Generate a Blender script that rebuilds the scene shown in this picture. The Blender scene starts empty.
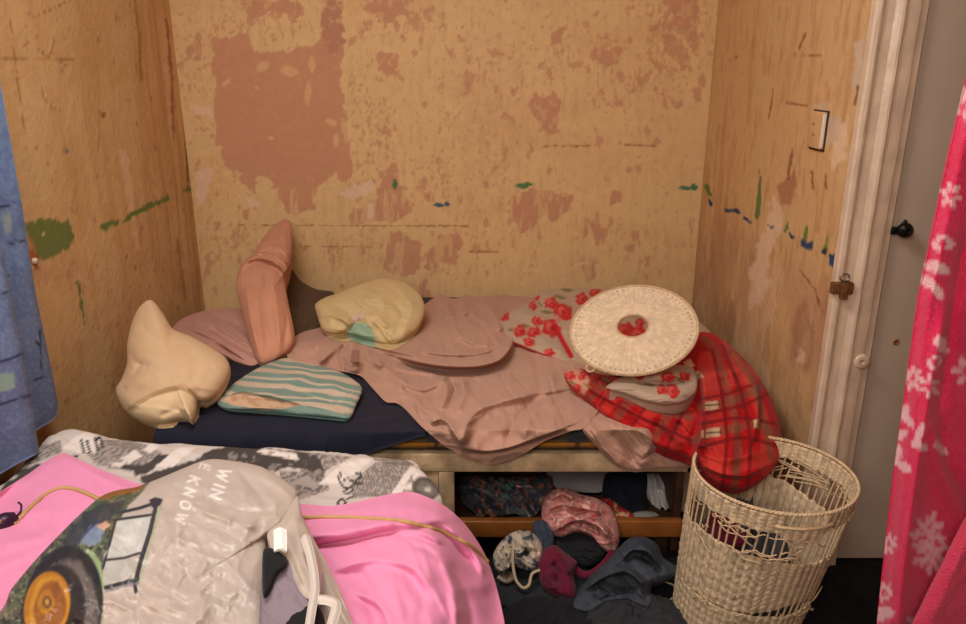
import bpy, math, random
import numpy as np
random.seed(4)
PI = math.pi
# ------------------------------------------------------------------ camera model
F, CX, CY = 763.0, 483.0, 312.0
TH = math.radians(17.9); CT, ST = math.cos(TH), math.sin(TH)
CAM = np.array([0.0, 0.0, 1.42])
XL, XR, YB = -1.257, 0.943, 3.29          # alcove: left wall, right wall, back wall
YF = 1.955                                # wall with the door, facing the room
BED_Z, BED2_Z = 0.44, 0.475

def ray(u, v):
    u = np.asarray(u, float); v = np.asarray(v, float); o = (CY - v) / F
    return np.stack([(u - CX) / F + 0 * o, CT + o * ST + 0 * u, -ST + o * CT + 0 * u], -1)
def on_y(u, v, y):
    d = ray(u, v); return CAM + d * (np.asarray(y) / d[..., 1])[..., None]
def on_x(u, v, x):
    d = ray(u, v); return CAM + d * (x / d[..., 0])[..., None]
def on_z(u, v, z):
    d = ray(u, v); return CAM + d * ((np.asarray(z) - CAM[2]) / d[..., 2])[..., None]
def proj(P):
    d = P - CAM
    z = np.maximum(d[..., 1] * CT - d[..., 2] * ST, 1e-3); up = d[..., 1] * ST + d[..., 2] * CT
    return np.stack([CX + F * d[..., 0] / z, CY - F * up / z], -1)
def plane(v1, y1, v2, y2, xt=0.0, u0=483):
    """tilted plane through the heights seen at rows v1, v2; returns (mapping, normal)"""
    a = on_y(CX, v1, y1); b = on_y(CX, v2, y2)
    t = (b - a); n = np.cross(np.array([1.0, 0, xt]), t); n /= np.linalg.norm(n)
    if n @ (CAM - a) < 0: n = -n
    def f(uv):
        d = ray(uv[..., 0], uv[..., 1]); return CAM + d * (((a - CAM) @ n) / (d @ n))[..., None]
    return f, n
# ------------------------------------------------------------------ noise
def _hash(ix, iy, seed):
    h = (ix.astype(np.int64) * 374761393 + iy.astype(np.int64) * 668265263 + seed * 1442695041) & 0x7fffffff
    h = ((h ^ (h >> 13)) * 1274126177) & 0x7fffffff
    return ((h ^ (h >> 16)) & 0xffff) / 65535.0
def vnoise(x, y, seed=0):
    ix, iy = np.floor(x), np.floor(y); fx, fy = x - ix, y - iy
    fx = fx * fx * (3 - 2 * fx); fy = fy * fy * (3 - 2 * fy)
    a = _hash(ix, iy, seed); b = _hash(ix + 1, iy, seed); c = _hash(ix, iy + 1, seed); d = _hash(ix + 1, iy + 1, seed)
    return (a * (1 - fx) + b * fx) * (1 - fy) + (c * (1 - fx) + d * fx) * fy
def fbm(x, y, seed=0, o=4):
    s = 0; a = 0.5; t = 0
    for i in range(o):
        s = s + a * vnoise(x, y, seed + i * 17); t += a; a *= 0.5; x = x * 2.03 + 3.1; y = y * 2.03 + 1.7
    return s / t
def sm(a, b, x):
    t = np.clip((x - a) / (b - a), 0, 1); return t * t * (3 - 2 * t)
def pdist(q, pts):
    """distance from points q to an open polyline, and the parameter along it"""
    pts = np.asarray(pts, float); best = np.full(len(q), 1e9); par = np.zeros(len(q))
    n = len(pts) - 1
    for i in range(n):
        a, b = pts[i], pts[i + 1]; ab = b - a; L = max(ab @ ab, 1e-12)
        t = np.clip(((q - a) @ ab) / L, 0, 1); d = np.linalg.norm(q - (a + t[:, None] * ab), axis=1)
        m = d < best; best[m] = d[m]; par[m] = (i + t[m]) / n
    return best, par
def sdf(q, poly):
    poly = np.asarray(poly, float); d, _ = pdist(q, np.vstack([poly, poly[:1]]))
    ins = np.zeros(len(q), bool); n = len(poly); x, y = q[:, 0], q[:, 1]
    for i in range(n):
        x0, y0 = poly[i]; x1, y1 = poly[(i + 1) % n]
        if y0 == y1: continue
        ins ^= ((y0 > y) != (y1 > y)) & (x < (x1 - x0) * (y - y0) / (y1 - y0) + x0)
    return np.where(ins, -d, d)
class Paint:
    """colours of a printed or worn surface, one per vertex, in a flat pattern space q"""
    def __init__(s, q, base):
        s.q = np.asarray(q, float); s.c = np.tile(np.array(base, float), (len(q), 1))
    def over(s, m, col):
        m = np.clip(m, 0, 1)[:, None]; s.c = s.c * (1 - m) + np.array(col, float) * m; return s
    def poly(s, poly, col, soft=0.8, rag=0.0, rs=6.0, seed=1, a=1.0):
        d = sdf(s.q, poly)
        if rag: d = d + rag * (fbm(s.q[:, 0] / rs, s.q[:, 1] / rs, seed, 4) - 0.5) * 2
        return s.over(a * (1 - sm(-soft, soft, d)), col)
    def line(s, pts, w, col, soft=0.6, a=1.0, rag=0.0, rs=4.0):
        d, _ = pdist(s.q, pts)
        if rag: d = d + rag * (fbm(s.q[:, 0] / rs, s.q[:, 1] / rs, 5, 3) - 0.5) * 2
        return s.over(a * (1 - sm(w - soft, w + soft, d)), col)
    def ell(s, c, rx, ry, ang, col, soft=0.1, a=1.0, rag=0.0, seed=3):
        ca, sa = math.cos(ang), math.sin(ang); x = s.q[:, 0] - c[0]; y = s.q[:, 1] - c[1]
        r = np.hypot((x * ca + y * sa) / rx, (-x * sa + y * ca) / ry)
        if rag: r = r + rag * (fbm(x / (rx * .5), y / (ry * .5), seed, 3) - .5)
        return s.over(a * (1 - sm(1 - soft, 1 + soft, r)), col)
def lin(c):
    c = np.asarray(c, float) / 255.0
    return np.where(c <= 0.04045, c / 12.92, ((c + 0.055) / 1.055) ** 2.4)
# ------------------------------------------------------------------ materials
MATS = {}
def mat(name, col=(200, 200, 200), vcol=False, rough=0.85, bump=None, var=0.12, vs=9.0, spec=0.3, sheen=0.0, metal=0.0, weave=None, trans=0.0):
    if name in MATS: return MATS[name]
    m = bpy.data.materials.new(name); m.use_nodes = True; nt = m.node_tree; N = nt.nodes; L = nt.links
    b = N['Principled BSDF']; b.inputs['Roughness'].default_value = rough; b.inputs['Metallic'].default_value = metal
    b.inputs['Specular IOR Level'].default_value = spec
    if sheen: b.inputs['Sheen Weight'].default_value = sheen; b.inputs['Sheen Roughness'].default_value = 0.5
    if trans: b.inputs['Transmission Weight'].default_value = trans
    tc = N.new('ShaderNodeTexCoord')
    no = N.new('ShaderNodeTexNoise'); no.inputs['Scale'].default_value = vs; no.inputs['Detail'].default_value = 5
    L.new(tc.outputs['Object'], no.inputs['Vector'])
    mr = N.new('ShaderNodeMapRange'); mr.inputs['From Min'].default_value = 0.3; mr.inputs['From Max'].default_value = 0.7
    mr.inputs['To Min'].default_value = 1 - var; mr.inputs['To Max'].default_value = 1 + var * 0.5
    L.new(no.outputs['Fac'], mr.inputs['Value'])
    mx = N.new('ShaderNodeMix'); mx.data_type = 'RGBA'; mx.blend_type = 'MULTIPLY'; mx.inputs['Factor'].default_value = 1
    if vcol:
        at = N.new('ShaderNodeAttribute'); at.attribute_name = 'Col'; L.new(at.outputs['Color'], mx.inputs['A'])
    else:
        mx.inputs['A'].default_value = (*lin(col), 1)
    L.new(mr.outputs['Result'], mx.inputs['B']); L.new(mx.outputs['Result'], b.inputs['Base Color'])
    hs = []
    if bump:
        n2 = N.new('ShaderNodeTexNoise'); n2.inputs['Scale'].default_value = bump[0]; n2.inputs['Detail'].default_value = 4
        L.new(tc.outputs['Object'], n2.inputs['Vector']); hs.append((n2.outputs['Fac'], bump[1]))
    if weave:
        w = N.new('ShaderNodeTexWave'); w.inputs['Scale'].default_value = weave[0]; w.inputs['Distortion'].default_value = 1.5
        w.bands_direction = weave[2] if len(weave) > 2 else 'DIAGONAL'
        L.new(tc.outputs['Object'], w.inputs['Vector']); hs.append((w.outputs['Fac'], weave[1]))
    prev = None
    for out, st in hs:
        bn = N.new('ShaderNodeBump'); bn.inputs['Strength'].default_value = st; bn.inputs['Distance'].default_value = 0.006
        L.new(out, bn.inputs['Height'])
        if prev: L.new(prev, bn.inputs['Normal'])
        prev = bn.outputs['Normal']
    if prev: L.new(prev, b.inputs['Normal'])
    MATS[name] = m; return m
# ------------------------------------------------------------------ objects
COL = bpy.context.scene.collection
def setp(o, label=None, cat=None, group=None, kind=None):
    if label: o['label'] = label
    if cat: o['category'] = cat
    if group: o['group'] = group
    if kind: o['kind'] = kind
    return o
def thing(name, label, cat, loc, group=None):
    o = bpy.data.objects.new(name, None); COL.objects.link(o); o.empty_display_size = 0.05
    o.location = [float(k) for k in loc]; return setp(o, label, cat, group)
def mk(name, V, faces, m, parent=None, col=None, smooth=True, origin=None):
    V = np.asarray(V, float)
    if parent is not None: org = np.array(parent['_o']) if '_o' in parent else np.array(parent.location)
    elif origin is not None: org = np.array(origin, float)
    else: org = np.array([(V[:, 0].min() + V[:, 0].max()) / 2, (V[:, 1].min() + V[:, 1].max()) / 2, V[:, 2].min()])
    me = bpy.data.meshes.new(name); me.from_pydata((V - org).tolist(), [], [tuple(map(int, f)) for f in faces])
    if col is not None:
        a = me.color_attributes.new('Col', 'FLOAT_COLOR', 'POINT')
        rgba = np.ones((len(V), 4), np.float32); rgba[:, :3] = lin(np.clip(col, 0, 255)); a.data.foreach_set('color', rgba.ravel())
    if smooth: me.polygons.foreach_set('use_smooth', [True] * len(me.polygons))
    me.materials.append(m); me.update()
    o = bpy.data.objects.new(name, me); COL.objects.link(o)
    if parent is not None: o.parent = parent
    else: o.location = [float(k) for k in org]
    return o
def wpos(o):                                   # world origin of a part of a part
    return np.array(o.location) + (wpos(o.parent) if o.parent else 0)
def sub(name, V, faces, m, part, **k):         # a sub-part: child of a part
    part['_o'] = [float(x) for x in wpos(part)]; o = mk(name, V, faces, m, part, **k); del part['_o']; return o
def join(*meshes):
    V = []; Fc = []; n = 0
    for v, f in meshes:
        V.append(np.asarray(v, float)); Fc += [tuple(i + n for i in q) for q in f]; n += len(v)
    return np.vstack(V), Fc
def box(x0, x1, y0, y1, z0, z1, bev=0.004):
    """bevelled box as vertices and faces"""
    import bmesh
    bm = bmesh.new(); bmesh.ops.create_cube(bm, size=1)
    for v in bm.verts: v.co = ((x0 + x1) / 2 + v.co.x * (x1 - x0), (y0 + y1) / 2 + v.co.y * (y1 - y0), (z0 + z1) / 2 + v.co.z * (z1 - z0))
    b = min(bev, .45 * min(x1 - x0, y1 - y0, z1 - z0))
    if b > 0: bmesh.ops.bevel(bm, geom=bm.edges[:], offset=b, segments=2, affect='EDGES', profile=.6)
    bm.verts.index_update(); V = np.array([v.co[:] for v in bm.verts]); Fc = [tuple(v.index for v in f.verts) for f in bm.faces]
    bm.free(); return V, Fc
def grid_faces(nu, nv, closed=False):
    f = []
    for j in range(nv - 1):
        for i in range(nu if closed else nu - 1):
            a = j * nu + i; b = j * nu + (i + 1) % nu; f.append((a, b, b + nu, a + nu))
    return f
def tube(pts, r, n=8, closed=False):
    P = np.asarray(pts, float); k = len(P); R = np.full(k, r) if np.isscalar(r) else np.asarray(r, float)
    T = np.gradient(P, axis=0) if not closed else np.roll(P, -1, 0) - np.roll(P, 1, 0)
    T /= np.maximum(np.linalg.norm(T, axis=1)[:, None], 1e-9)
    ref = np.array([0, 0, 1.0]); up = np.cross(T[0], ref)
    if np.linalg.norm(up) < .2: up = np.cross(T[0], [1.0, 0, 0])
    V = []
    for i in range(k):
        up = up - (up @ T[i]) * T[i]; up /= max(np.linalg.norm(up), 1e-9); w = np.cross(T[i], up)
        for j in range(n):
            a = 2 * PI * j / n; V.append(P[i] + R[i] * (math.cos(a) * up + math.sin(a) * w))
    f = grid_faces(n, k, True)
    if closed: f += [((k - 1) * n + j, (k - 1) * n + (j + 1) % n, (j + 1) % n, j) for j in range(n)]
    else: f += [tuple(range(n))[::-1], tuple((k - 1) * n + j for j in range(n))]
    return np.array(V), f
def spline(pts, n, closed=False):
    P = np.asarray(pts, float); k = len(P); out = []
    segs = k if closed else k - 1
    for i in range(segs):
        p1, p2 = P[i], P[(i + 1) % k]
        p0 = P[(i - 1) % k] if closed or i > 0 else 2 * p1 - p2
        p3 = P[(i + 2) % k] if closed or i + 2 < k else 2 * p2 - p1
        t = np.linspace(0, 1, 24, endpoint=False)[:, None]
        m1 = (p2 - p0) * .42; m2 = (p3 - p1) * .42
        out.append((2 * t**3 - 3 * t**2 + 1) * p1 + (t**3 - 2 * t**2 + t) * m1 + (-2 * t**3 + 3 * t**2) * p2 + (t**3 - t**2) * m2)
    out = np.vstack(out + ([] if closed else [P[-1:]]))
    q = np.vstack([out, out[:1]]) if closed else out
    L = np.r_[0, np.cumsum(np.linalg.norm(np.diff(q, axis=0), axis=1))]
    s = np.linspace(0, L[-1], n + 1)[:-1] if closed else np.linspace(0, L[-1], n)
    return np.stack([np.interp(s, L, q[:, i]) for i in range(q.shape[1])], -1)
# ------------------------------------------------------------------ cloth
def support(P):
    x, y = P[:, 0], P[:, 1]
    s = np.zeros(len(P)) + 0.004
    s = np.where((x < 0.60) & (x > -.90) & (y > 1.945), BED_Z + .008, s)
    return s
def strokes_d(uv, strokes):
    out = np.zeros(len(uv))
    for st in strokes:
        pts, w, a = st[:3]
        pts = spline(pts, max(12, 5 * len(pts))) if len(pts) > 2 else np.asarray(pts, float)
        d, t = pdist(uv, pts)
        if len(st) > 3:                        # an overlapping fold: raised on one side of the line, a sharp step down on the other
            k = np.clip((t * (len(pts) - 1)).astype(int), 0, len(pts) - 2); tg = pts[k + 1] - pts[k]; rel = uv - pts[k]
            up = (rel[:, 0] * tg[:, 1] - rel[:, 1] * tg[:, 0]) > 0
            prof = np.where(up, np.exp(-(d / w) ** 1.2), np.exp(-(d / st[3]) ** 1.6)) - np.where(up, 0, .2 * np.exp(-((d - 2.2 * st[3]) / (1.6 * st[3])) ** 2))
        else: prof = np.exp(-(d / w) ** 1.5)
        out += a * prof * np.clip(np.minimum(t, 1 - t) * 6 + .25, 0, 1)
    return out
def wrinkle(uv, ang, along, across, seed):
    c, s = math.cos(ang), math.sin(ang); x = (uv[:, 0] * c + uv[:, 1] * s) / along; y = (-uv[:, 0] * s + uv[:, 1] * c) / across
    wx = x + 1.2 * (fbm(x * .7, y * .5, seed + 50, 2) - .5); wy = y + 1.6 * (fbm(x * .8, y * .4, seed + 60, 2) - .5)
    n = fbm(wx, wy, seed, 3); return (1 - np.abs(2 * n - 1)) ** 2 - .45
def crumple(uv, sc, seed):
    """sharp-edged creases of thin plastic"""
    x, y = uv[:, 0] / sc, uv[:, 1] / sc; s = 0; a = 1.0
    for i in range(3):
        wx = x + .6 * fbm(x * .6, y * .6, seed + 30 + i, 2); n = vnoise(wx * .8 + y * .5, y * .9 - x * .45, seed + i * 5); s = s + a * (1 - np.abs(2 * n - 1)); a *= .5; x = x * 1.9 + 4; y = y * 1.9 + 2
    return s / 1.75 - .5
def polar(outline, N, M, center=None, pw=1.5):
    o = spline(outline, N, True); c = np.mean(o, 0) if center is None else np.array(center, float)
    r = 1 - (1 - np.linspace(0, 1, M + 1)[1:]) ** pw
    uv = [c[None]] + [c + k * (o - c) for k in r]; rr = np.r_[0, np.repeat(r, N)]
    f = [(0, 1 + i, 1 + (i + 1) % N) for i in range(N)]
    for j in range(M - 1):
        b = 1 + j * N
        f += [(b + i, b + N + i, b + N + (i + 1) % N, b + (i + 1) % N) for i in range(N)]
    return np.vstack(uv), rr, f
def puff(name, outline, pl, th, m, parent=None, back=None, strokes=(), wr=(), N=150, M=42, center=None, k=3.0, e=.5, paint=None, sup=None, mod=None):
    """a soft closed body: front shell swells towards the viewer's side of its own tilted plane, back shell behind it"""
    f0, n = pl; uv, r, fc = polar(outline, N, M, center)
    P0 = f0(uv); h = th * np.maximum(1 - r ** k, 0) ** e
    d = strokes_d(uv, strokes)
    for (ang, al, ac, amp, seed) in wr: d = d + amp * (crumple(uv, al, seed) if ac is None else wrinkle(uv, ang, al, ac, seed))
    fade = 1 - r ** 10
    vw = CAM - P0; vw /= np.linalg.norm(vw, axis=1)[:, None]
    A = P0 + vw * (h + d * fade)[:, None]
    bk = (th if back is None else back) * np.maximum(1 - r ** 2.5, 0) ** .5
    B = P0 - n * bk[:, None]
    if mod: A = mod(uv, r, A)
    if sup is not None:
        A[:, 2] = np.maximum(A[:, 2], sup(A) + .003); B[:, 2] = np.maximum(B[:, 2], sup(B))
    nb = 1 + (M - 1) * N; ids = np.r_[np.arange(nb) + len(A), np.arange(nb, len(A))]
    V = np.vstack([A, B[:nb]]); faces = fc + [tuple(ids[i] for i in q[::-1]) for q in fc]
    col = None
    if paint is not None: c = paint(uv); col = np.vstack([c, c[:nb]])
    V, faces, col = fix(V, faces, col)
    return mk(name, V, faces, m, parent, col=col)
def fix(V, faces, col): return V, faces, col
def sheet(name, UV, nu, P, m, parent=None, th=.006, paint=None, nrm=None):
    """a cloth of real thickness from a grid of points"""
    nv = len(P) // nu; g = P.reshape(nv, nu, 3)
    du = np.gradient(g, axis=1); dv = np.gradient(g, axis=0); n = np.cross(du, dv); n /= np.maximum(np.linalg.norm(n, axis=-1)[..., None], 1e-9)
    n = n.reshape(-1, 3)
    if (n @ (np.array(nrm) if nrm is not None else CAM - P.mean(0))).mean() < 0: n = -n
    V = np.vstack([P, P - n * th]); k = len(P); f = grid_faces(nu, nv); f += [tuple(i + k for i in q[::-1]) for q in f]
    rim = list(range(nu)) + [j * nu + nu - 1 for j in range(1, nv)] + [(nv - 1) * nu + i for i in range(nu - 2, -1, -1)] + [j * nu for j in range(nv - 2, 0, -1)]
    for a, b in zip(rim, rim[1:] + rim[:1]): f.append((a, b, b + k, a + k))
    col = None
    if paint is not None: c = paint(UV); col = np.vstack([c, c])
    return mk(name, V, f, m, parent, col=col)
def drape(name, outline, base, m, parent=None, strokes=(), wr=(), N=240, M=80, center=None, paint=None, th=.007, amp=1.0, hump=()):
    """a cloth lying over something: polar grid on a base surface, folds raised along drawn lines"""
    uv, r, fc = polar(outline, N, M, center, 1.15); P = base(uv); L = CAM - P; L /= np.linalg.norm(L, axis=1)[:, None]
    d = strokes_d(uv, strokes)
    for (c, rad, ha) in hump: d += ha * np.exp(-(((uv - np.array(c)) / np.array(rad)) ** 2).sum(1))
    for (ang, al, ac, wa, seed) in wr: d = d + wa * wrinkle(uv, ang, al, ac, seed)
    d = d * amp
    edge = th * 1.2 * sm(.995, .9, r)
    A = P + L * (d + edge)[:, None]; B = P + L * (np.minimum(d, d * .0 + d) - th)[:, None]
    nb = 1 + (M - 1) * N; ids = np.r_[np.arange(nb) + len(A), np.arange(nb, len(A))]
    V = np.vstack([A, B[:nb]]); faces = fc + [tuple(ids[i] for i in q[::-1]) for q in fc]
    col = None
    if paint is not None: c = paint(uv); col = np.vstack([c, c[:nb]])
    return mk(name, V, faces, m, parent, col=col)
# ================================================================== THE SETTING
BASE = (213, 173, 120); BROWN = (190, 136, 100); PALE = (205, 168, 128)
def wall_paint_back(P):
    q = proj(P); s = Paint(q, BASE); u, v = q[:, 0], q[:, 1]
    s.over(.55 * sm(.42, .68, fbm(u / 70, v / 70, 3)), (208, 168, 120))
    s.over(.6 * sm(.5, .7, fbm(u / 45, v / 60, 9)) * sm(260, 180, u), (208, 158, 98))
    s.over(.35 * sm(.5, .75, fbm(u / 60, v / 40, 12)), (196, 150, 100))
    for poly in [[(470, 62), (520, 60), (524, 200), (480, 205)], [(640, 100), (705, 95), (700, 180), (640, 170)], [(180, 0), (250, 0), (240, 35), (180, 30)], [(560, 130), (690, 130), (690, 180), (560, 180)]]:
        s.poly(poly, (210, 168, 118), 14, 8, 20, a=.5)
    # speckled zones where little flakes of the top paint are gone
    dens = np.zeros(len(q))
    for (cx, cy, rx, ry, a) in [(675, 35, 45, 55, .24), (600, 55, 40, 30, .18), (480, 70, 55, 75, .12), (370, 120, 40, 110, .16), (560, 60, 40, 40, .13), (470, 150, 60, 40, .10),
                                (490, 240, 60, 50, .11), (350, 245, 70, 22, .15), (600, 240, 40, 30, .1), (230, 240, 40, 30, .17), (190, 60, 25, 60, .14), (400, 20, 60, 30, .15), (440, 185, 40, 30, .14),
                                (540, 205, 50, 30, .10), (270, 25, 70, 25, .14), (625, 85, 50, 40, .13), (190, 275, 20, 40, .15), (640, 250, 40, 40, .07)]:
        dens = np.maximum(dens, a * np.exp(-((u - cx) / rx) ** 2 - ((v - cy) / ry) ** 2))
    n1 = fbm(u / 9, v / 13, 21, 4); s.over(.8 * sm(.73 - dens * .85, .77 - dens * .85, n1), BROWN)
    n2 = fbm(u / 3.4, v / 4.5, 31, 3); s.over(.5 * sm(.79 - dens * 1.1, .86 - dens * 1.1, n2), (178, 128, 90)); s.over(.4 * sm(.78 - dens * 1.15, .85 - dens * 1.15, fbm(u / 2.4, v / 7, 131, 3)), (176, 122, 86))
    n3 = fbm(u / 4, v / 34, 41, 3); s.over(.2 * sm(.64, .74, n3), (186, 138, 92))
    s.over(.10 * sm(.45, .65, fbm(u / 1.6, v / 40, 77, 2)), (186, 140, 92))
    big = [(211, 42), (235, 38), (240, 33), (250, 34), (256, 50), (285, 52), (300, 46), (318, 40), (325, 30), (338, 34), (343, 52), (340, 80), (346, 110), (349, 140), (352, 176), (346, 184), (335, 172), (318, 185), (312, 208), (296, 216), (286, 208), (276, 190), (268, 178), (258, 176), (256, 196), (247, 190), (240, 175), (225, 165), (218, 140), (214, 90)]
    s.poly(big, BROWN, .9, 6, 9)
    for c, rx, ry, a in [((289, 71), 8, 5, .2), ((263, 66), 7, 4, -.7), ((308, 93), 3, 11, .1), ((312, 64), 3, 8, 0), ((345, 130), 3, 12, -.2), ((336, 140), 3, 6, .1), ((227, 82), 6, 2, -.7), ((257, 88), 2, 2, 0), ((271, 138), 3, 2, 0), ((331, 122), 6, 3, .4)]:
        s.ell(c, rx, ry, a, (208, 162, 115), .3, .9, .8)
    for poly, rg in [([(530, 97), (536, 92), (545, 99), (553, 93), (563, 97), (559, 110), (556, 132), (545, 137), (540, 125), (530, 113)], 4), ([(325, 0), (344, 0), (345, 40), (330, 55), (322, 30)], 8),
                 ([(365, 0), (410, 0), (405, 12), (385, 26), (370, 15)], 9), ([(380, 50), (396, 55), (399, 78), (388, 76), (376, 64)], 6), ([(383, 172), (393, 166), (404, 190), (412, 212), (390, 222), (352, 221), (354, 208), (374, 202)], 6),
                 ([(388, 232), (399, 230), (421, 243), (421, 267), (402, 278), (386, 270)], 5), ([(425, 255), (440, 235), (460, 233), (461, 250), (450, 270), (441, 258), (430, 275)], 7),
                 ([(510, 194), (530, 191), (572, 195), (570, 210), (552, 222), (545, 213), (537, 226), (520, 235), (511, 216)], 6), ([(588, 220), (600, 224), (606, 243), (596, 246)], 4), ([(612, 190), (622, 190), (623, 202), (611, 204)], 4),
                 ([(585, 268), (598, 262), (597, 276), (587, 280)], 6), ([(238, 206), (252, 208), (247, 224)], 4), ([(625, 246), (634, 244), (634, 252), (626, 252)], 2), ([(660, 0), (705, 0), (700, 20), (672, 30)], 12), ([(553, 33), (566, 27), (560, 42), (552, 44)], 3),
                 ([(595, 55), (622, 48), (620, 62), (598, 66)], 7), ([(432, 300), (425, 280), (414, 285), (418, 300)], 5), ([(240, 0), (300, 0), (296, 20), (270, 12), (250, 22)], 10)]:
        s.poly(poly, BROWN if rg != 8 else (178, 124, 94), .8, rg, 7, seed=int(poly[0][0]))
    zone = sm(186, 192, v) * sm(.52, .62, fbm(u / 3.6, v / 18, 91, 3)); s.over(.6 * zone, BASE)
    s.over(.5 * sm(.58, .66, fbm(u / 5, v / 7, 93, 4)) * (sdf(q, big) > 2) * (v < 186), BASE)
    for poly in [[(340, 193), (370, 180), (377, 184), (372, 194), (352, 201)], [(367, 204), (374, 203), (373, 220), (367, 222)], [(196, 170), (216, 166), (206, 200), (197, 206)], [(193, 106), (213, 107), (212, 116), (193, 112)], [(246, 198), (262, 202), (258, 207), (246, 204)]]:
        s.poly(poly, (216, 176, 142), 1.5, 3, 5)
    for a, b, w in [((240, 225), (470, 226), .5), ((545, 146), (590, 146), .9), ((470, 252), (497, 252), .9), ((625, 145), (655, 146), .7), ((300, 246), (380, 247), .3)]:
        s.line([a, b], w, (150, 102, 62), .5, .7, 1.6)
    for c, rx, ry, col in [((395, 184), 2.2, 4.5, (70, 110, 70)), ((439, 205), 5, 1.8, (62, 84, 96)), ((522, 186), 6, 2.2, (74, 112, 66)), ((528, 184), 4, 1.6, (74, 112, 66)), ((685, 188), 6, 1.8, (66, 108, 84)), ((694, 187), 3, 3, (60, 104, 66)), ((447, 204), 2.5, 2, (62, 84, 96))]:
        s.ell(c, rx, ry, .1, col, .3, .95, 1.2)
    return s.c
def wall_paint_left(P):
    q = proj(P); s = Paint(q, (206, 164, 112)); u, v = q[:, 0], q[:, 1]; y, z = P[:, 1], P[:, 2]
    s.over(.5 * sm(.45, .7, fbm(y * 6, z * 4, 5)), (212, 178, 130))
    s.over(.28 * sm(.5, .75, fbm(y * 14, z * 2.6, 6)), (184, 134, 82))
    s.over(.4 * sm(.52, .7, fbm(y * 9, z * 7, 8)) * sm(225, 280, v), (186, 138, 100))
    s.over(.4 * sm(.54, .72, fbm(y * 24, z * 2.0, 16)) * sm(90, 190, u), (164, 110, 66))
    for (cx, cy, rx, ry, a) in [(55, 280, 45, 30, .1), (150, 280, 50, 60, .09), (110, 380, 20, 40, .13), (40, 100, 40, 50, .04)]:
        d = a * np.exp(-((u - cx) / rx) ** 2 - ((v - cy) / ry) ** 2)
        s.over(.4 * sm(.74 - d, .84 - d, fbm(y * 34, z * 40, 26, 4)), (172, 126, 94))
    for p, c in [([(117, 150), (127, 150), (134, 212), (139, 252), (133, 235), (127, 200)], (228, 194, 160)), ([(95, 215), (88, 232), (90, 262), (84, 240)], (222, 184, 146)), ([(176, 240), (183, 255), (182, 300), (177, 290)], (196, 142, 104)), ([(160, 0), (168, 30), (176, 140), (171, 130), (163, 60)], (222, 176, 138))]:
        s.poly(p, c, 3, 3, 6, a=.7)
    for pts, w, c in [([(166, 20), (172, 80), (174, 138)], 1.2, (128, 76, 42)), ([(134, 0), (139, 40), (142, 80)], 1.3, (150, 100, 56)), ([(186, 130), (188, 188)], 1, (80, 84, 52)), ([(178, 240), (186, 300)], 1, (150, 98, 60))]:
        s.line(pts, w, c, 1.2, .6, 1.5)
    for pts in [[(0, 59), (40, 58), (75, 60)], [(32, 18), (70, 0)], [(38, 50), (48, 56), (54, 40)], [(40, 80), (44, 100), (60, 112)], [(100, 110), (98, 150)], [(10, 20), (26, 150)]]:
        s.line(spline(pts, 20) if len(pts) > 2 else pts, .5, (140, 92, 52), .6, .55, 1.2)
    G = (112, 122, 66)
    s.poly([(26, 225), (30, 221), (35, 223), (38, 218), (50, 219), (60, 221), (65, 222), (69, 218), (71, 228), (75, 238), (70, 244), (68, 252), (62, 250), (55, 256), (45, 262), (38, 257), (32, 247), (27, 236)], G, .8, 2.4, 5)
    s.poly([(26, 238), (33, 238), (36, 250), (28, 248)], (190, 132, 92), 1.5, 2, 4, a=.7)
    s.ell((44, 234), 1.5, 1.5, 0, (214, 196, 150), .3)
    s.poly([(28, 248), (34, 250), (40, 258), (36, 266), (29, 264)], (176, 96, 44), 1.5, 2, 4)
    for p in [[(101, 224), (106, 221), (119, 220), (118, 225), (108, 227), (105, 231), (101, 230)], [(122, 221), (130, 212), (140, 208), (150, 202), (160, 200), (168, 194), (170, 199), (158, 204), (140, 213), (124, 222)], [(184, 190), (191, 187), (192, 191), (186, 193)]]:
        s.poly(p, (104, 124, 60), .7, 2.2, 3)
    s.line([(77, 280), (80, 298), (84, 322)], 1.0, (92, 116, 62), .7, .9, 2)
    s.ell((66, 151), 1.6, 2.4, 0, (92, 120, 140), .3)
    s.ell((104, 115), 3, 2, -.6, (150, 88, 52), .4)
    return s.c
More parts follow.
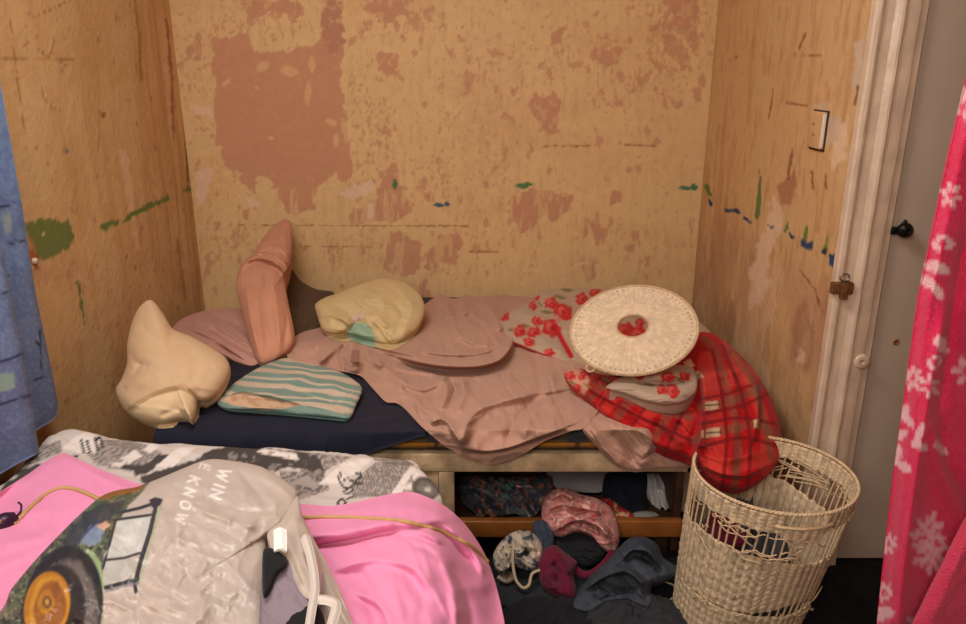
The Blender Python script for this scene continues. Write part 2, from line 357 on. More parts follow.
def wall_paint_right(P):
    q = proj(P); s = Paint(q, (206, 164, 114)); u, v = q[:, 0], q[:, 1]; y, z = P[:, 1], P[:, 2]
    s.over(.5 * sm(.45, .7, fbm(y * 6, z * 4, 5)), (206, 160, 106))
    s.over(.4 * sm(.52, .72, fbm(y * 18, z * 2.2, 15)), (178, 126, 80))
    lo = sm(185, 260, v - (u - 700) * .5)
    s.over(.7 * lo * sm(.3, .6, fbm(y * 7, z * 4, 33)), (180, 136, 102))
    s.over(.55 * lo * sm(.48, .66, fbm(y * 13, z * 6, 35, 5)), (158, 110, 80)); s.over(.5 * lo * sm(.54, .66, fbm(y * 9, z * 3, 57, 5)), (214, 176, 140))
    s.over(.35 * sm(.62, .72, fbm(y * 44, z * 12, 45, 3)), (172, 118, 78))
    for p in [[(770, 222), (774, 196), (782, 208), (784, 222), (776, 240), (768, 258), (772, 285), (762, 306), (750, 306), (752, 262), (760, 238)], [(830, 135), (848, 120), (846, 160), (832, 168)], [(797, 350), (804, 352), (804, 362), (797, 360)]]:
        s.poly(p, (228, 194, 162), 2.5, 6, 6, a=.75)
    s.poly([(855, 42), (864, 38), (864, 70), (858, 96), (852, 90)], (204, 178, 152), 2.5, 4, 5, a=.9)
    s.poly([(813, 104), (828, 102), (829, 112), (815, 111)], (202, 170, 140), 2, 2, 4, a=.9)
    s.poly([(830, 118), (842, 116), (838, 142), (828, 144)], (200, 172, 146), 2, 3, 4, a=.9)
    s.poly([(776, 186), (795, 170), (797, 186), (790, 206), (780, 204)], (176, 122, 86), 1.5, 4, 5)
    for pts, w in [([(858, 86), (855, 104)], 1.2), ([(795, 55), (822, 56)], .9), ([(806, 34), (800, 48)], 1.2), ([(780, 101), (808, 106)], .6), ([(793, 150), (788, 178)], 1.5), ([(813, 172), (813, 188)], 1.3), ([(826, 176), (826, 188)], 1.3), ([(768, 120), (772, 90)], .8), ([(800, 270), (815, 290), (820, 310)], .7), ([(760, 170), (760, 210)], .9), ([(730, 60), (742, 55)], .7)]:
        s.line(pts, w, (138, 84, 52), .8, .8, 1.5)
    g, b = (100, 122, 60), (44, 66, 100)
    for p, c in [([(704, 185), (708, 184), (712, 196), (708, 196)], g), ([(708, 196), (713, 204), (712, 207), (708, 205)], b), ([(724, 209), (734, 209), (738, 207), (741, 213), (738, 214), (734, 212), (725, 213)], b), ([(745, 216), (752, 222), (751, 224), (744, 219)], b),
                 ([(755, 218), (758, 194), (761, 176), (762, 200), (760, 216), (757, 221)], g), ([(784, 230), (788, 222), (789, 228), (785, 233)], g), ([(789, 231), (795, 237), (792, 240), (788, 235)], b), ([(802, 240), (807, 223), (808, 232), (805, 242)], g),
                 ([(801, 239), (806, 243), (813, 241), (812, 250), (808, 249), (801, 245)], b), ([(822, 250), (827, 236), (827, 248), (824, 254)], g), ([(821, 248), (826, 249), (825, 255), (821, 253)], (46, 56, 62)), ([(828, 254), (836, 254), (834, 270), (828, 265)], b), ([(836, 246), (839, 228), (840, 234), (838, 248)], g), ([(767, 225), (774, 227), (772, 229)], b)]:
        s.poly(p, c, .7, 1.6, 3)
    return s.c
M_wall = mat('worn_wall_paint', vcol=True, rough=.7, bump=(60, .35), var=.06, vs=30, spec=.25)
M_plain = mat('plain_wall_paint', (196, 158, 112), rough=.8, bump=(40, .2), var=.1)
def wall_grid(name, axis, c, a0, a1, z0, z1, st, fn, slab):
    na, nz = int((a1 - a0) / st) + 1, int((z1 - z0) / st) + 1
    A, Z = np.meshgrid(np.linspace(a0, a1, na), np.linspace(z0, z1, nz)); A, Z = A.ravel(), Z.ravel()
    P = np.stack([A, np.full_like(A, c), Z] if axis == 'y' else [np.full_like(A, c), A, Z], -1)
    rel = (fbm(A * 25, Z * 25, 2, 3) - .5) * .002 + (fbm(A * 3, Z * 3, 4, 2) - .5) * .010
    inward = {'wall_back': (0, -1, 0), 'wall_left': (1, 0, 0), 'wall_right': (-1, 0, 0)}[name]
    edge = np.minimum(np.minimum(A - a0, a1 - A), .05) / .05
    col = fn(P); P = P + np.array(inward) * (rel * edge)[:, None]
    V2, F2 = box(*slab, bev=0)
    V, Fc = join((P, grid_faces(na, nz)), (V2, F2))
    o = mk(name, V, Fc, M_wall, col=np.vstack([col, np.tile(np.array(BASE, float), (len(V2), 1))]), origin=(0, 0, 0), smooth=False)
    return setp(o, kind='structure')
wall_grid('wall_back', 'y', YB, XL, XR, 0, 2.45, .0052, wall_paint_back, (XL - .1, XR + .1, YB + .012, YB + .1, 0, 2.45))
wall_grid('wall_left', 'x', XL, -1.0, YB, 0, 2.45, .0085, wall_paint_left, (XL - .1, XL - .012, -1.0, YB, 0, 2.45))
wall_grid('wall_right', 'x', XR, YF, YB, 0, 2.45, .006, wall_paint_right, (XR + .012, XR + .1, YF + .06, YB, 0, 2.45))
def struct(name, meshes, m):
    V, f = join(*meshes); return setp(mk(name, V, f, m, origin=(0, 0, 0), smooth=False), kind='structure')
DX0, DX1, DH = 1.062, 1.822, 2.02
struct('wall_door', [box(XR + .012, DX0 - .01, YF, YF + .1, 0, 2.45, 0), box(DX1, 2.3, YF, YF + .1, 0, 2.45, 0), box(DX0 - .01, DX1, YF, YF + .1, DH, 2.45, 0)], M_plain)
struct('wall_side', [box(2.3, 2.4, -1.0, YF + .1, 0, 2.45, 0)], M_plain)
struct('wall_front', [box(XL - .1, 2.4, -1.1, -1.0, 0, 2.45, 0)], M_plain)
struct('ceiling', [box(XL - .1, 2.4, -1.1, YB + .1, 2.45, 2.5, 0)], mat('ceiling_white', (228, 220, 206), rough=.9, bump=(30, .1), var=.05))
M_floor = mat('dark_carpet', (34, 33, 36), rough=.95, bump=(350, .8), var=.35, vs=20, spec=.1)
struct('floor', [box(XL - .1, 2.4, -1.1, YB + .1, -.05, 0, 0)], M_floor)
# door casing: moulded architrave facing the room
M_trim = mat('old_cream_gloss', (212, 184, 156), rough=.32, bump=(45, .25), var=.16, vs=14, spec=.5)
prof = [(0.925, YF - .001), (0.925, YF - .022), (.930, YF - .027), (.938, YF - .029), (.944, YF - .027), (.949, YF - .023), (.956, YF - .0225), (.972, YF - .024), (.980, YF - .028), (.986, YF - .033), (.992, YF - .034), (.997, YF - .031), (1.004, YF - .029), (1.022, YF - .028), (1.030, YF - .027), (1.031, YF - .020), (1.052, YF - .019), (1.056, YF - .010), (1.058, YF - .001)]
def extrude(prof, z0, z1, n=40, wob=.0003):
    V = []
    for j in range(n):
        z = z0 + (z1 - z0) * j / (n - 1)
        for k, (x, y) in enumerate(prof): V.append((x + wob * math.sin(j * 1.7 + k), y + wob * math.sin(j * 2.3 + k * 2) * (0 < k < len(prof) - 1), z))
    k = len(prof); f = grid_faces(k, n, True); f += [tuple(range(k)), tuple((n - 1) * k + i for i in range(k))[::-1]]
    return np.array(V), f
def mirror(V, f, c): V = V.copy(); V[:, 0] = 2 * c - V[:, 0]; return V, [q[::-1] for q in f]
left_leg = extrude(prof, 0, DH + .08)
tr = struct('trim_1', [left_leg, mirror(*left_leg, (DX0 + DX1) / 2 - .002), box(.93, DX1 + .13, YF - .03, YF - .001, DH, DH + .09)], M_trim)
for p in tr.data.polygons: p.use_smooth = False
M_rust = mat('rusty_metal', (120, 78, 40), rough=.6, bump=(120, .6), var=.4, vs=60, metal=.3)
M_chip = mat('chipped_paint', (148, 104, 62), rough=.8, bump=(90, .5), var=.3, vs=80)
p = on_y(842, 287, YF - .03)
V, f = join(box(p[0] - .030, p[0] + .026, YF - .041, YF - .024, p[2] - .017, p[2] + .014, .003), box(p[0] - .006, p[0] + .012, YF - .046, YF - .03, p[2] - .03, p[2] + .02, .003))
mk('strike_plate', V, f, M_rust, tr)
a = np.linspace(0, 2 * PI, 20); c = on_y(844, 277, YF - .042)
V, f = tube(np.stack([c[0] + .012 * np.cos(a[:-1]), np.full(19, c[1] - .004), c[2] + .010 * np.sin(a[:-1])], -1), .0022, 6, True); mk('wire_ring', V, f, mat('dull_steel', (150, 140, 120), rough=.4, metal=.8), tr)
def knob(c, axis_y, prof, n=24):
    V = []
    for (r, d) in prof:
        for i in range(n): V.append((c[0] + r * math.cos(2 * PI * i / n), c[1] - d, c[2] + r * math.sin(2 * PI * i / n)))
    f = grid_faces(n, len(prof), True) + [tuple(range(n)), tuple((len(prof) - 1) * n + i for i in range(n))[::-1]]
    return np.array(V), f
c = on_y(862, 362, YF - .03)
o = mk('painted_button', *knob((c[0], YF - .014, c[2]), 1, [(.021, -.008), (.022, .012), (.0205, .017), (.017, .019), (.008, .019), (.005, .019), (.005, .016), (.001, .016)]), M_trim, tr)
# the door leaf with its hardware
M_door = mat('grey_beige_door_paint', (190, 172, 152), rough=.55, bump=(25, .12), var=.06, vs=6, spec=.4)
d = struct('door_1', [box(DX0, DX1 - .006, YF - .002, YF + .038, .012, DH - .004, .003)], M_door)
c = on_y(902, 229, YF - .01); M_blk = mat('black_metal', (30, 30, 28), rough=.35, metal=.5, bump=(80, .3))
o = mk('door_latch', *join(knob((c[0], YF - .001, c[2]), 1, [(.010, -.002), (.010, .012), (.017, .016), (.020, .024), (.017, .034), (.006, .038)]), box(c[0] - .034, c[0] - .006, YF - .022, YF - .002, c[2] - .012, c[2] + .006, .003), tube([(c[0] - .012, YF - .02, c[2] + .005), (c[0] - .004, YF - .03, c[2] + .026)], .005)), M_blk, d)
c = on_y(896, 342, YF - .002); mk('screw_hole', *knob((c[0], YF - .001, c[2]), 1, [(.009, -.002), (.009, .002), (.006, .003), (.003, .0015)]), M_chip, d)
# painted-over plate on the right wall
c = on_x(820, 130, XR)
t = thing('wall_plate', 'small painted over socket plate standing proud of the bare right wall', 'wall plate', (XR, c[1], c[2] - .05))
mk('plate', *box(XR - .016, XR - .001, c[1] - .045, c[1] + .045, c[2] - .05, c[2] + .05, .005), mat('plate_paint', (206, 160, 112), rough=.6, bump=(50, .3)), t)
mk('backing_gap', *box(XR - .005, XR + .004, c[1] - .051, c[1] + .048, c[2] - .056, c[2] + .054, .002), mat('dark_gap', (62, 44, 32), rough=.9), t)
mk('bare_edge', *box(XR - .0155, XR - .006, c[1] - .0465, c[1] - .043, c[2] - .045, c[2] + .045, .001), mat('white_plastic', (224, 206, 184), rough=.4), t)
for dz in (-.012, .016):
    mk('screw', *tube([(XR - .018, c[1] + .003 + dz * .3, c[2] + dz), (XR - .014, c[1] + .003 + dz * .3, c[2] + dz)], .004, 10), M_chip, t)
# plastic wall plug in the left wall
c = on_x(34, 261, XL); t = mk('wall_plug', *join(tube([(XL - .004, c[1], c[2]), (XL + .008, c[1], c[2])], [.010, .008], 12)), mat('white_plastic'), None)
setp(t, 'small round white plug stuck in the left wall below the green paint patch', 'wall plug')
from mathutils.bvhtree import BVHTree
from mathutils import Vector
def meshes_of(o):
    return ([o] if o.type == 'MESH' else []) + [m for c in o.children for m in meshes_of(c)]
def settle(top, under, eps=.006):
    """lay a soft thing on what is under it: pull any sunken vertex out along the line of sight"""
    trees = []
    for b in under:
        for m in meshes_of(b):
            o3 = wpos(m); trees.append((BVHTree.FromPolygons([tuple(v.co) for v in m.data.vertices], [tuple(p.vertices) for p in m.data.polygons]), o3))
    for m in meshes_of(top):
        o3 = wpos(m); n = len(m.data.vertices); co = np.empty(n * 3); m.data.vertices.foreach_get('co', co); co = co.reshape(-1, 3)
        for bv, ob in trees:
            W = co + o3; D = W - CAM; L = np.linalg.norm(D, axis=1); D /= L[:, None]; src = Vector((CAM - ob).tolist())
            for i in range(n):
                h = bv.ray_cast(src, Vector(D[i].tolist()), L[i] + eps)
                if h[0] is not None: co[i] = CAM + D[i] * (h[3] - eps) - o3
        m.data.vertices.foreach_set('co', co.ravel()); m.data.update()
# ================================================================== THE BED IN THE ALCOVE
M_oldwood = mat('worn_pale_wood', (208, 176, 136), rough=.65, bump=(60, .4), var=.5, vs=16)
M_orange = mat('varnished_plank', (150, 88, 36), rough=.4, bump=(40, .2), var=.25, vs=12, spec=.5)
M_darkwood = mat('dark_stained_wood', (70, 46, 28), rough=.6, bump=(40, .3), var=.3)
BX0, BX1, BY0, BY1 = -.90, .589, 1.945, YB - .02
t = thing('storage_bed', 'low worn wooden bed base with open storage below, filling the alcove', 'bed', (-.33, 2.6, 0))
def rail_paint(q_):
    pass
V, f = box(BX0, BX1, BY0, BY0 + .03, .308, .366, .004); mk('front_rail', V, f, M_oldwood, t)
mk('front_post', *box(-.128, -.083, BY0 + .001, BY0 + .034, .1, .308, .003), M_oldwood, t)
mk('front_panel', *box(BX0, -.129, BY0 + .006, BY0 + .024, .1, .308, .003), M_oldwood, t)
mk('lower_plank', *box(BX0, BX1, BY0 + .002, BY0 + .028, .088, .143, .004), M_orange, t)
mk('shelf_board', *box(BX0 + .02, BX1 - .02, BY0 + .03, BY1, .112, .128, .002), M_darkwood, t)
mk('side_panel', *box(BX1 - .022, BX1, BY0 + .031, BY1, .02, .36, .003), M_darkwood, t)
mk('side_panel', *box(BX0, BX0 + .02, BY0 + .031, BY1, .02, .36, .003), M_oldwood, t)
mk('back_panel', *box(BX0 + .02, BX1 - .022, 2.62, 2.64, .128, .34, .002), M_darkwood, t)
mk('top_board', *box(BX0 + .02, BX1 - .022, BY0 + .031, BY1, .345, .365, .002), M_oldwood, t)
for lx, ly in ((BX0 + .03, BY0 + .04), (-.09, BY0 + .04), (BX1 - .05, BY0 + .04), (BX0 + .03, BY1 - .07), (BX1 - .05, BY1 - .07)):
    mk('leg', *box(lx - .02, lx + .02, ly, ly + .05, 0, .112, .003), M_darkwood, t)
# plaid mattress
def mattress_mesh(x0, x1, y0, y1, z0, z1, nx=200, rad=.025):
    prof = []
    for a in np.linspace(-PI / 2, 0, 5): prof.append((y0 + rad - rad * math.cos(a), z0 + rad + rad * math.sin(a)))
    prof += [(y0, z) for z in np.linspace(z0 + rad, z1 - rad, 14)[1:-1]]
    for a in np.linspace(0, PI / 2, 5): prof.append((y0 + rad - rad * math.cos(a), z1 - rad + rad * math.sin(a)))
    prof += [(y, z1) for y in np.linspace(y0 + rad, y1 - rad, 40)[1:-1]]
    for a in np.linspace(PI / 2, -PI / 2, 9): prof.append((y1 - rad + rad * math.cos(a), (z0 + z1) / 2 + (z1 - z0) / 2 * math.sin(a)))
    k = len(prof); V = [(x, y, z) for x in np.linspace(x0, x1, nx) for (y, z) in prof]
    f = grid_faces(k, nx, True) + [tuple(range(k)), tuple((nx - 1) * k + i for i in range(k))[::-1]]
    return np.array(V), f
V, f = mattress_mesh(BX0 + .005, BX1 - .004, BY0 + .006, BY1, .367, BED_Z)
z = V[:, 2]; x = V[:, 0]; s = Paint(np.stack([x, z], -1), (84, 70, 48))
s.over(.75 * (np.abs(((x * 7.5) % 1) - .5) < .27), (104, 80, 40)); s.over(.8 * (np.abs(((x * 7.5 + .5) % 1) - .5) < .2), (58, 58, 66))
s.over(.9 * sm(.008, .006, np.abs(z - .392)), (196, 122, 34)); s.over(.7 * sm(.004, .003, np.abs(z - .377)), (70, 52, 34)); s.over(.5 * sm(.004, .003, np.abs(z - .412)), (50, 48, 52))
s.over(.7 * (np.abs(((x * 7.5 + .5) % 1) - .5) < .06) * (z < .4), (60, 50, 36))
o = mk('mattress', V, f, mat('plaid_ticking', vcol=True, rough=.9, weave=(160, .2), var=.1), col=s.c)
setp(o, 'thin mattress in dark tartan ticking with orange stripes, on the worn wooden bed base', 'mattress')
# navy sheet over the left part of the mattress
def hangx(t): return max(0, (t - .75) / .25)
def bedprof(n):
    pts = [(2.95, BED_Z + .006), (2.5, BED_Z + .008), (2.1, BED_Z + .008), (1.99, BED_Z + .007), (1.955, BED_Z + .002), (1.936, BED_Z - .02), (1.93, BED_Z - .05), (1.928, .366), (1.926, .335)]
    return spline(pts, n)
nu, nv = 150, 90; pr = bedprof(nv); P = []; 
for j in range(nv):
    tt = j / (nv - 1)
    for i in range(nu):
        sx = i / (nu - 1); y, zz = pr[j]; xr = -.16 + .10 * (1 - tt); x0 = -.915 - .02 * hangx(j / (nv - 1)); x = x0 + (xr - x0) * sx
        up = max(0, (sx - .60) / .40) * .10 * sm(.7, 1, np.array(tt)); hang = sm(.62, .8, np.array(tt))
        P.append((x, y - .006 * math.sin(x * 16 + 1) * hang, max(min(zz + up * hang, BED_Z + .007), .3)))
P = np.array(P); q = np.stack([P[:, 0] * 300, P[:, 1] * 300], -1)
wv = wrinkle(q, .5, 60, 16, 3); P[:, 2] += .005 * np.maximum(wv + .3, 0) * (P[:, 1] > 1.97); P[:, 1] -= .010 * np.maximum(wv + .3, 0) * (P[:, 1] < 1.97)
M_navy = mat('navy_cotton', (24, 24, 40), rough=.85, var=.2, weave=(260, .15), sheen=0.05)
o = sheet('bed_sheet', None, nu, P, M_navy, th=.004)
setp(o, 'dark navy blue sheet pulled over the left part of the mattress', 'sheet')
# dusty pink blanket
TOPZ = BED_Z + .016
def bed_surface(uv):
    """top of the mattress for what lies on it, its front face for what hangs over"""
    T = on_z(uv[:, 0], uv[:, 1], TOPZ); Fr = on_y(uv[:, 0], uv[:, 1], 1.918)
    k = sm(1.85, 2.02, T[:, 1])[:, None]
    P = np.where(T[:, 1:2] < 1.92, Fr, T); P = P * 1.0
    m = (T[:, 1] > YB - .03); P[m] = on_y(uv[m, 0], uv[m, 1], YB - .03)
    return P
M_pink = mat('dusty_pink_blanket', (186, 142, 120), rough=.95, var=.07, vs=5, bump=(420, .25), sheen=0.10, spec=.1)
tb = thing('blanket', 'crumpled dusty pink blanket spread over the middle of the alcove bed', 'blanket', (-.1, 2.4, BED_Z))
OUT = [(286, 352), (290, 340), (303, 332), (318, 328), (335, 322), (380, 322), (418, 308), (432, 299), (441, 294), (450, 298), (458, 298), (466, 294), (474, 297), (482, 297), (500, 295), (530, 297), (560, 296), (596, 299),
       (606, 340), (609, 375), (604, 402), (585, 427), (572, 431), (545, 441), (522, 455), (500, 463), (486, 464), (462, 456), (442, 444), (421, 426), (405, 409), (396, 403), (386, 402), (375, 391), (362, 377), (350, 373), (325, 369), (304, 367), (291, 362)]
ST_ = [([(396, 356), (420, 362), (446, 366), (477, 366), (499, 360), (511, 346), (513, 332)], 13, .12, 2), ([(421, 352), (450, 355), (477, 354), (497, 349)], 6, .035, 1.6), ([(362, 342), (390, 350), (420, 357)], 6, .04, 2), ([(452, 326), (462, 337), (478, 345), (494, 343)], 7, .030, 2.4), ([(470, 312), (484, 322), (494, 334), (498, 344)], 9, .035, 2.4),
       ([(463, 301), (466, 316)], 5, .06), ([(486, 304), (496, 318), (501, 332)], 5, .06), ([(445, 302), (449, 318)], 5, .05), ([(476, 304), (480, 316)], 3, -.03), ([(455, 304), (457, 316)], 3, -.03),
       ([(319, 364), (333, 350), (354, 336)], 10, .035, 2.6), ([(306, 352), (322, 343), (338, 331)], 6, .022, 2), ([(292, 352), (300, 345), (312, 340)], 6, .03), ([(357, 338), (352, 352), (357, 374)], 6, .06), ([(345, 344), (341, 356), (346, 372)], 2.5, -.03), ([(366, 346), (370, 358), (384, 366)], 5, .04),
       ([(398, 377), (410, 386), (424, 390), (440, 383)], 9, .032, 2.4), ([(392, 367), (410, 371), (436, 374)], 6, .024, 2.2), ([(372, 360), (392, 374), (404, 392)], 6, .05), ([(446, 376), (455, 387), (453, 396), (448, 408)], 3, -.035), ([(440, 376), (447, 390), (440, 410)], 5, .045), ([(462, 378), (464, 395), (456, 412)], 5, .045),
       ([(463, 446), (466, 426), (477, 411), (506, 400), (543, 392)], 11, .06, 5), ([(428, 424), (440, 419), (449, 424), (456, 436), (463, 446)], 7, .055, 2), ([(534, 402), (514, 424), (506, 443)], 5, -.035), ([(556, 396), (530, 416), (524, 440)], 6, .03), ([(463, 448), (485, 451), (510, 447), (541, 436), (566, 427)], 12, .05, 1.6), ([(541, 393), (560, 390), (600, 380)], 8, .03, 1.6), ([(416, 398), (424, 410), (440, 414)], 4, .03), ([(400, 398), (420, 418)], 4, -.02), ([(500, 378), (530, 384), (560, 378)], 9, .02)]
drape('blanket_body', OUT, bed_surface, M_pink, tb, ST_, [(-.35, 60, 22, .022, 7), (1.1, 40, 14, .013, 8), (.4, 90, 30, .016, 18)], N=420, M=150, center=(470, 366), hump=[((470, 330), (46, 24), .10), ((322, 350), (30, 14), .07), ((400, 350), (40, 12), .05)])
drape('blanket_corner', [(580, 424), (600, 402), (642, 412), (692, 450), (692, 467), (662, 469), (634, 472), (613, 464), (597, 447)], lambda uv: bed_surface(uv), M_pink, tb,
      [([(592, 430), (606, 450), (622, 468)], 4, .02), ([(640, 424), (650, 445), (640, 466)], 6, .022), ([(612, 430), (628, 450), (634, 464)], 4, -.018), ([(668, 450), (650, 455), (640, 462)], 3, -.014), ([(600, 420), (640, 432), (690, 462)], 5, .012)], [(.9, 30, 10, .008, 5)], N=200, M=70, center=(636, 440), amp=1.5)
V, f = tube([on_z(350, 365, TOPZ + .05), on_z(354, 352, TOPZ + .07)], .011, 6)
p = on_z(355, 357, TOPZ + .058); M_lab = mat('brown_label', (140, 98, 82), rough=.8)
V, f = box(p[0] - .013, p[0] + .013, p[1] - .02, p[1] + .022, p[2] - .001, p[2] + .003, .001); V[:, 2] += (V[:, 1] - p[1]) * .55
mk('care_label', V, f, M_lab, tb)
# cream pillow leaning in the corner
def cream_paint(uv):
    s = Paint(uv, (210, 174, 136)); s.poly([(116, 408), (132, 406), (150, 394), (175, 387), (186, 388), (192, 396), (200, 430), (110, 430)], (222, 190, 148), 1.2); s.line(spline([(126, 412), (136, 403), (155, 392), (180, 386), (192, 392), (198, 400)], 40), .7, (166, 124, 82), .8, .8); s.over(.25 * sm(.5, .7, fbm(uv[:, 0] / 16, uv[:, 1] / 16, 4)), (200, 160, 112)); return s.c
M_vc = mat('printed_cotton', vcol=True, rough=.88, var=.05, weave=(240, .12), sheen=0.04, spec=.15)
o = puff('pillow', [(146, 301), (151, 300), (157, 305), (164, 315), (173, 329), (190, 336), (212, 348), (225, 357), (230, 368), (226, 382), (216, 396), (207, 402), (199, 402), (197, 411), (194, 425), (188, 421), (180, 420), (165, 424), (150, 424), (135, 418), (124, 409), (117, 397), (116, 388), (122, 378), (127, 362), (127, 345), (131, 325), (138, 309)],
         plane(424, 1.965, 300, 2.36), .105, M_vc, strokes=[([(124, 413), (136, 404), (155, 393), (180, 387), (196, 396)], 22, .012, 1.8), ([(128, 352), (136, 362), (150, 366)], 4, -.010), ([(122, 380), (132, 376), (142, 362)], 3.5, -.012), ([(118, 392), (126, 386)], 3, -.012), ([(140, 318), (146, 330), (160, 338)], 5, -.006), ([(192, 352), (194, 372), (190, 384)], 4, -.006), ([(180, 408), (188, 412), (193, 422)], 4, .014), ([(160, 416), (176, 410), (184, 416)], 4, -.012)], wr=[(.2, 60, 22, .010, 3), (0, 40, None, .006, 5)],
         N=200, M=50, center=(168, 368), k=2.4, e=.6, paint=cream_paint, sup=support)
setp(o, 'plump cream pillow slumped against the left wall at the bed corner', 'pillow')
# pale pink crumpled pillowcase
M_rose = mat('faded_rose_cotton', (190, 140, 124), rough=.9, var=.1, weave=(240, .15), sheen=0.05)
o = puff('pillowcase', [(172, 330), (180, 320), (195, 313), (216, 309), (242, 309), (262, 318), (266, 340), (262, 360), (252, 366), (236, 362), (216, 352), (198, 343), (182, 337)], plane(366, 2.40, 308, 2.98), .05, M_rose,
         strokes=[([(186, 318), (214, 326), (248, 346), (258, 352)], 8, .03, 2), ([(186, 327), (214, 339), (246, 360)], 7, .03, 2), ([(205, 314), (235, 324), (256, 344)], 3.5, -.014), ([(215, 342), (235, 350), (255, 356)], 3, .016), ([(240, 312), (256, 330)], 4, .014)], wr=[(.55, 40, 10, .022, 12)], sup=support)
setp(o, 'pale rose crumpled pillowcase between the cream pillow and the left back corner', 'pillowcase')
# salmon pillow standing against the wall
M_salmon = mat('salmon_cotton', (198, 138, 108), rough=.9, var=.12, vs=7, weave=(240, .15), sheen=0.05)
tsl = plane(365, 2.40, 219, 3.19)
o = puff('cushion', [(236, 287), (239, 270), (247, 259), (255, 252), (262, 240), (270, 230), (279, 222), (286, 219), (291, 224), (292, 245), (291, 262), (287, 272), (285, 282), (289, 306), (294, 330), (293, 345), (280, 358), (264, 365), (256, 359), (248, 336), (241, 307)], tsl, .10, M_salmon,
         strokes=[([(238, 272), (246, 262), (258, 258), (272, 261), (282, 268), (288, 279)], 7, .06, 2), ([(246, 262), (260, 252), (276, 254), (290, 266)], 5, .045, 1.8), ([(256, 252), (268, 247), (282, 250), (291, 258)], 5, .03, 1.8), ([(262, 272), (258, 300), (262, 350)], 4, -.016), ([(272, 275), (277, 310), (280, 350)], 4, .02), ([(246, 285), (250, 320), (258, 350)], 3.5, .016), ([(284, 224), (280, 240), (272, 250)], 4, .02), ([(284, 285), (288, 310), (284, 345)], 3, -.012)],
         wr=[(1.5, 50, 10, .008, 31)], N=180, M=60, center=(266, 298), k=2.2, e=.55, sup=support)
setp(o, 'salmon pink cushion twisted in its cover, propped upright against the back wall', 'cushion')
# yellow bundle
def yellow_paint(uv):
    s = Paint(uv, (204, 178, 130)); s.over(.3 * sm(.45, .7, fbm(uv[:, 0] / 9, uv[:, 1] / 9, 4)), (196, 164, 104)); s.poly([(346, 337), (349, 328), (355, 323), (362, 322), (370, 327), (376, 336), (374, 345), (355, 342)], (150, 172, 146), 1, 1, 4)
    s.poly([(352, 320), (358, 312), (362, 309), (361, 317), (355, 323)], (196, 166, 156), 1); return s.c
o = puff('pillow', [(315, 305), (324, 298), (338, 293), (352, 287), (370, 281), (386, 278), (402, 281), (416, 290), (423, 300), (425, 312), (418, 328), (405, 339), (392, 345), (376, 342), (362, 338), (345, 333), (334, 334), (323, 330), (318, 318)], plane(345, 2.54, 279, 2.96), .085, M_vc,
         strokes=[([(317, 318), (330, 315), (344, 320), (352, 329)], 9, .02, 1.8), ([(372, 320), (382, 330), (392, 344)], 8, .02, 1.8), ([(330, 302), (345, 310), (356, 322)], 3, -.014), ([(348, 296), (358, 308), (360, 320)], 3.5, .012), ([(362, 318), (378, 316), (388, 330)], 4, .022), ([(326, 322), (338, 318), (350, 322)], 4, .018), ([(348, 334), (358, 322), (372, 332)], 4, -.03), ([(400, 290), (412, 306), (404, 330)], 4, .010), ([(392, 300), (402, 315), (394, 336)], 3, -.012), ([(360, 290), (380, 298), (385, 315)], 5, .010), ([(380, 325), (390, 335)], 3, -.012)], wr=[(0, 30, None, .034, 22), (.2, 30, 10, .010, 23)],
         N=180, M=50, k=3, e=.5, paint=yellow_paint, sup=support)
setp(o, 'pale yellow crumpled pillow showing a scrap of mint green, in front of the back wall', 'pillow')
# the salmon cushion's wall shadow, put in as a dark brown cloth shape
M_cushion_shadow = mat('cushion_shadow_brown', (84, 62, 42), rough=.95, var=.2, sheen=0.03)
o = puff('cloth', [(279, 318), (284, 288), (291, 270), (301, 281), (316, 289), (334, 293), (332, 312), (322, 326), (306, 334), (290, 338)], plane(338, 2.72, 290, 3.1), .04, M_cushion_shadow, strokes=[([(300, 296), (306, 315), (302, 330)], 4, .02)], wr=[(1.3, 30, 9, .012, 9)], sup=support)
setp(o, 'dark brown cloth shape standing in for the shadow between salmon cushion and yellow pillow', 'cloth')
# striped towel
def towel_paint(uv):
    u, v = uv[:, 0], uv[:, 1]; s = Paint(uv, (124, 146, 132)); w = v - .17 * u + 13 * (fbm(u / 34, v / 20, 3, 2) - .5) - 6 * sm(300, 220, u)
    ph = (w / 15.5) % 1; s.over(sm(.60, .66, ph) * sm(.96, .90, ph), (198, 174, 150)); s.over(.9 * sm(.24, .28, ph) * sm(.42, .38, ph), (206, 180, 156)); s.over(.5 * sm(.46, .5, ph) * sm(.56, .52, ph), (104, 132, 120))
    s.poly([(224, 397), (240, 394), (262, 397), (285, 402), (302, 405), (280, 409), (250, 408), (230, 405)], (212, 172, 136), 1, 1.2, 5); s.over(.5 * sm(.5, .6, fbm(u / 6, v / 3, 8)) * (sdf(uv, [(224, 397), (240, 394), (302, 405), (280, 409), (230, 405)]) < 0), (180, 130, 96))
    s.line(spline([(217, 403), (224, 409), (255, 412), (292, 414), (330, 418), (348, 419)], 40), 1.8, (122, 160, 148), .8); return s.c
M_towel = mat('striped_terry', vcol=True, rough=.95, var=.05, bump=(320, .5), sheen=0.07, spec=.1)
